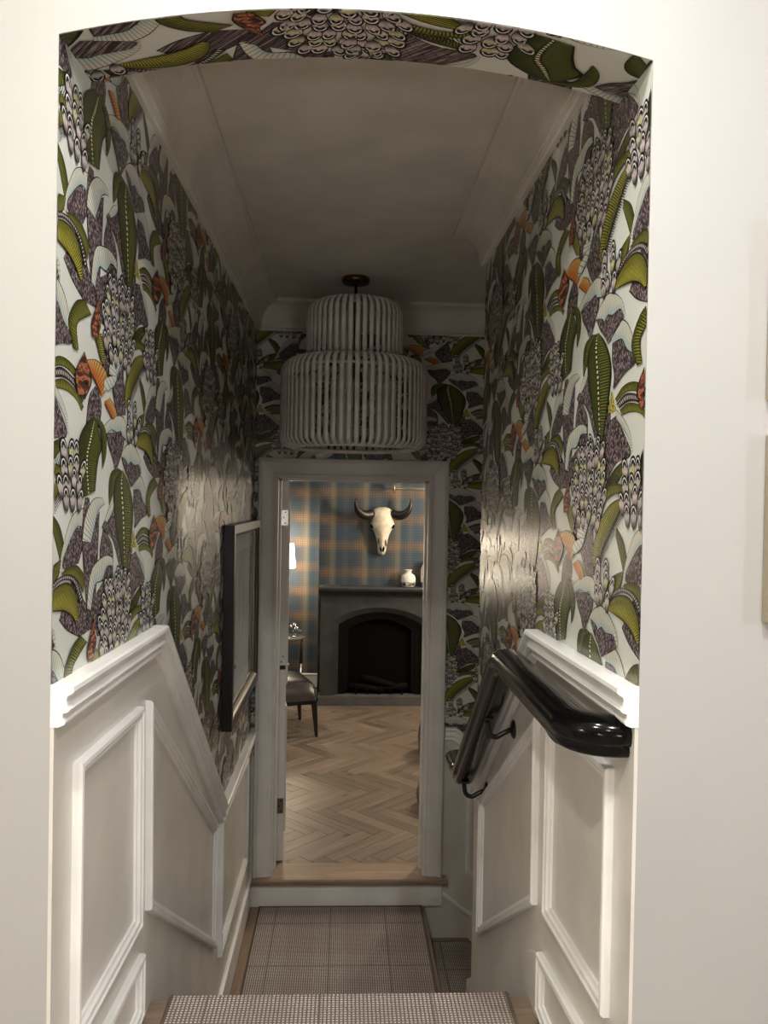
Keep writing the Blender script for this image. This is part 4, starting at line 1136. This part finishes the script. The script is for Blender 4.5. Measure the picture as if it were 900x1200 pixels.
# picture light above
pl = empty('picture_light', (.62, CHY, .12)); tag(pl, 'slim brass picture light bar on the plaid chimney wall', 'lamp')
part(MB().tube([(.452, CHY - .105, .128), (1.02, CHY - .105, .124)], .009, 12).build('bar', MAT['champagne']), pl)
part(MB().tube([(.442, CHY - .105, .128), (.454, CHY - .105, .128)], .040, 20).build('end_disc', MAT['champagne']), pl)
part(MB().tube([(.86, CHY, .126), (.86, CHY - .105, .126)], .008, 10).build('arm', MAT['champagne']), pl)
part(MB().tube([(.86, CHY - .012, .126), (.86, CHY, .126)], .045, 20).build('back_plate', MAT['champagne']), pl)

# vases on the mantel
va = MB().lathe([(.052, 0), (.064, .010), (.070, .040), (.070, .080), (.060, .108), (.040, .122), (.030, .128), (.029, .150), (.037, .156), (.037, .162), (.026, .162), (.024, .130)], 28).build('vase', MAT['ceramic'])
va.location = (.597, 7.56, MT); tag(va, 'squat speckled white ceramic vase on the mantel', 'vase')
va = MB().lathe([(.045, 0), (.056, .012), (.062, .060), (.062, .170), (.050, .205), (.030, .222), (.028, .245), (.034, .250), (.034, .256), (.022, .256)], 28).build('vase', MAT['ceramic'])
va.location = (.778, 7.575, MT); tag(va, 'taller white ceramic vase half hidden by the door casing', 'vase')

# leather chair by the left
ch = empty('chair', (-.565, 6.66, SILL_Z), math.radians(18)); tag(ch, 'dark channelled leather seat on tapered black legs', 'chair')
def cushion(x0, x1, y0, y1, z0, z1, chan):
    rows = []; nx = 25; ny = 13
    for i in range(nx):
        u = i / (nx - 1); row = []
        for j in range(ny):
            v = j / (ny - 1)
            e = (1 - (2 * u - 1) ** 8) * (1 - (2 * v - 1) ** 8)
            zz = z0 + (z1 - z0) * (e ** .35) + .022 * math.sin(math.pi * u) * math.sin(math.pi * v) - .009 * e * abs(math.sin(math.pi * chan * v)) ** .3 * -1 - .009 * e
            row.append((x0 + (x1 - x0) * u, y0 + (y1 - y0) * v, zz))
        rows.append(row)
    mb = MB().grid(rows); mb.quad((x0, y0, z0), (x1, y0, z0), (x1, y1, z0), (x0, y1, z0)); return mb
cushion(-.30, .30, -.28, .28, .30, .45, 6).build('seat', MAT['leather'], ch)
MB().box(-.29, .29, -.27, .27, .265, .305).build('frame', MAT['black_iron'], ch, .006)
for sx in (-1, 1):
    for sy in (-1, 1):
        MB().grid([[(sx * (.268 + q * .012) + a * w, sy * (.248 + q * .010) + b * w, z) for a, b in ((-1, -1), (1, -1), (1, 1), (-1, 1))] for z, w, q in ((0, .010, 1.6), (.27, .020, 0))], closed_u=True, caps=True, smooth=False).build('leg', MAT['black_iron'], ch)
bk = MB().box(-.28, .28, -.04, .04, .0, .42).build('backrest', MAT['leather'], ch, .03, 3)
bk.location = (-.29, 0, .40); bk.rotation_euler = (math.radians(0), math.radians(-10), math.radians(90))

# side table with silver ornament, lamp behind the door
tb = empty('side_table', (-.525, 7.50, SILL_Z)); tag(tb, 'small round dark side table on slender tapered legs', 'table')
MB().lathe([(.0, .625), (.150, .627), (.162, .633), (.166, .640), (.162, .646), (.0, .648)], 40).build('table_top', MAT['glass_top'], tb)
for k in range(3):
    a = math.radians(-8 + 120 * k)
    lg = MB().tube([(.135 * math.cos(a), .135 * math.sin(a), .628), (.128 * math.cos(a), .128 * math.sin(a), .40)], [.008, .016], 10).build('leg', MAT['black_iron'], tb)
    MB().tube([(.128 * math.cos(a), .128 * math.sin(a), .40), (.120 * math.cos(a), .120 * math.sin(a), .0)], [.013, .009], 10).build('leg_tip', MAT['chrome'], lg)
orn = empty('ornament', (-.46, 7.47, SILL_Z + .648)); tag(orn, 'small silver leaf sculpture on the round side table', 'ornament')
MB().lathe([(.035, 0), (.035, .006), (.010, .012), (.006, .03)], 18).build('base', MAT['chrome'], orn)
rg = random.Random(5)
for k in range(11):
    a = rg.uniform(0, 6.28); r = rg.uniform(.010, .055); z = rg.uniform(.03, .12)
    st_ = MB().tube([(0, 0, .015), (r * .5 * math.cos(a), r * .5 * math.sin(a), z * .7), (r * math.cos(a), r * math.sin(a), z)], .0025, 6).build('stem', MAT['chrome'], orn)
    blob('leaf', (r * math.cos(a), r * math.sin(a), z), (.020, .007, .012), MAT['chrome'], st_, (rg.uniform(-.6, .6), rg.uniform(-.8, .8), a))
def floor_lamp(x, y, zc, label, power):
    """slim standing lamp; zc = middle of the shade"""
    f = empty('floor_lamp', (x, y, SILL_Z)); tag(f, label, 'lamp')
    h = zc - SILL_Z
    MB().lathe([(.13, 0), (.13, .012), (.12, .018), (.012, .022)], 30).build('base', MAT['black_iron'], f)
    MB().tube([(0, 0, .02), (0, 0, h + .10)], .009, 12).build('pole', MAT['black_iron'], f)
    MB().grid([[(r * math.cos(t * math.pi / 16), r * math.sin(t * math.pi / 16), h + z) for t in range(32)] for r, z in ((.098, -.118), (.078, .118), (.076, .118), (.096, -.118))], closed_u=True, closed_v=True).build('shade', MAT['lamp_shade'], f)
    point_light('lamp_bulb_light', (x, y, zc - .19), .05, power * .5, (1.0, .84, .64))
    point_light('lamp_bulb_light', (x, y, zc + .17), .05, power * .5, (1.0, .84, .64))
    b = MB().lathe([(.004, .0), (.028, .02), (.030, .04), (.014, .08), (.013, .10)], 16).build('bulb', MAT['mat_board'], f); b.location = (0, 0, h - .05)
floor_lamp(-.590, 8.00, -.555, 'glowing white tapered lamp shade just past the door edge', 20)
floor_lamp(1.55, 6.75, -.02, 'standing lamp out of sight to the right of the fireplace', 105)

# low furniture just showing past the right casing
def pouf(name, c, r, h, mat, label):
    e = empty(name, c); tag(e, label, 'footstool')
    MB().lathe([(.0, .012), (r * .86, .012), (r * .97, .03), (r, h * .4), (r, h * .7), (r * .95, h * .93), (r * .8, h), (.0, h * 1.03)], 36).build('cushion', mat, e)
    MB().lathe([(r * .7, 0), (r * .7, .014), (.0, .014)], 24).build('foot', MAT['black_iron'], e)
    b = MB(); b.grid([[((r * 1.002 + .004 * math.cos(q)) * math.cos(t), (r * 1.002 + .004 * math.cos(q)) * math.sin(t), h * .55 + .004 * math.sin(q)) for q in [2 * math.pi * k / 6 for k in range(6)]] for t in [2 * math.pi * k / 36 for k in range(36)]], closed_u=True, closed_v=True)
    b.build('piping', mat, e)
pouf('footstool', (.775, 6.05, SILL_Z), .20, .235, MAT['leather'], 'dark leather footstool peeking past the right casing')
pouf('floor_cushion', (.665, 5.02, SILL_Z), .19, .14, MAT['grey_fabric'], 'low grey floor cushion at the foot of the right casing')

# ------------------------------------------------------------------ lift everything so the landing lies at z = 0
for o in bpy.data.objects:
    if o.parent is None:
        o.location.z += LIFT
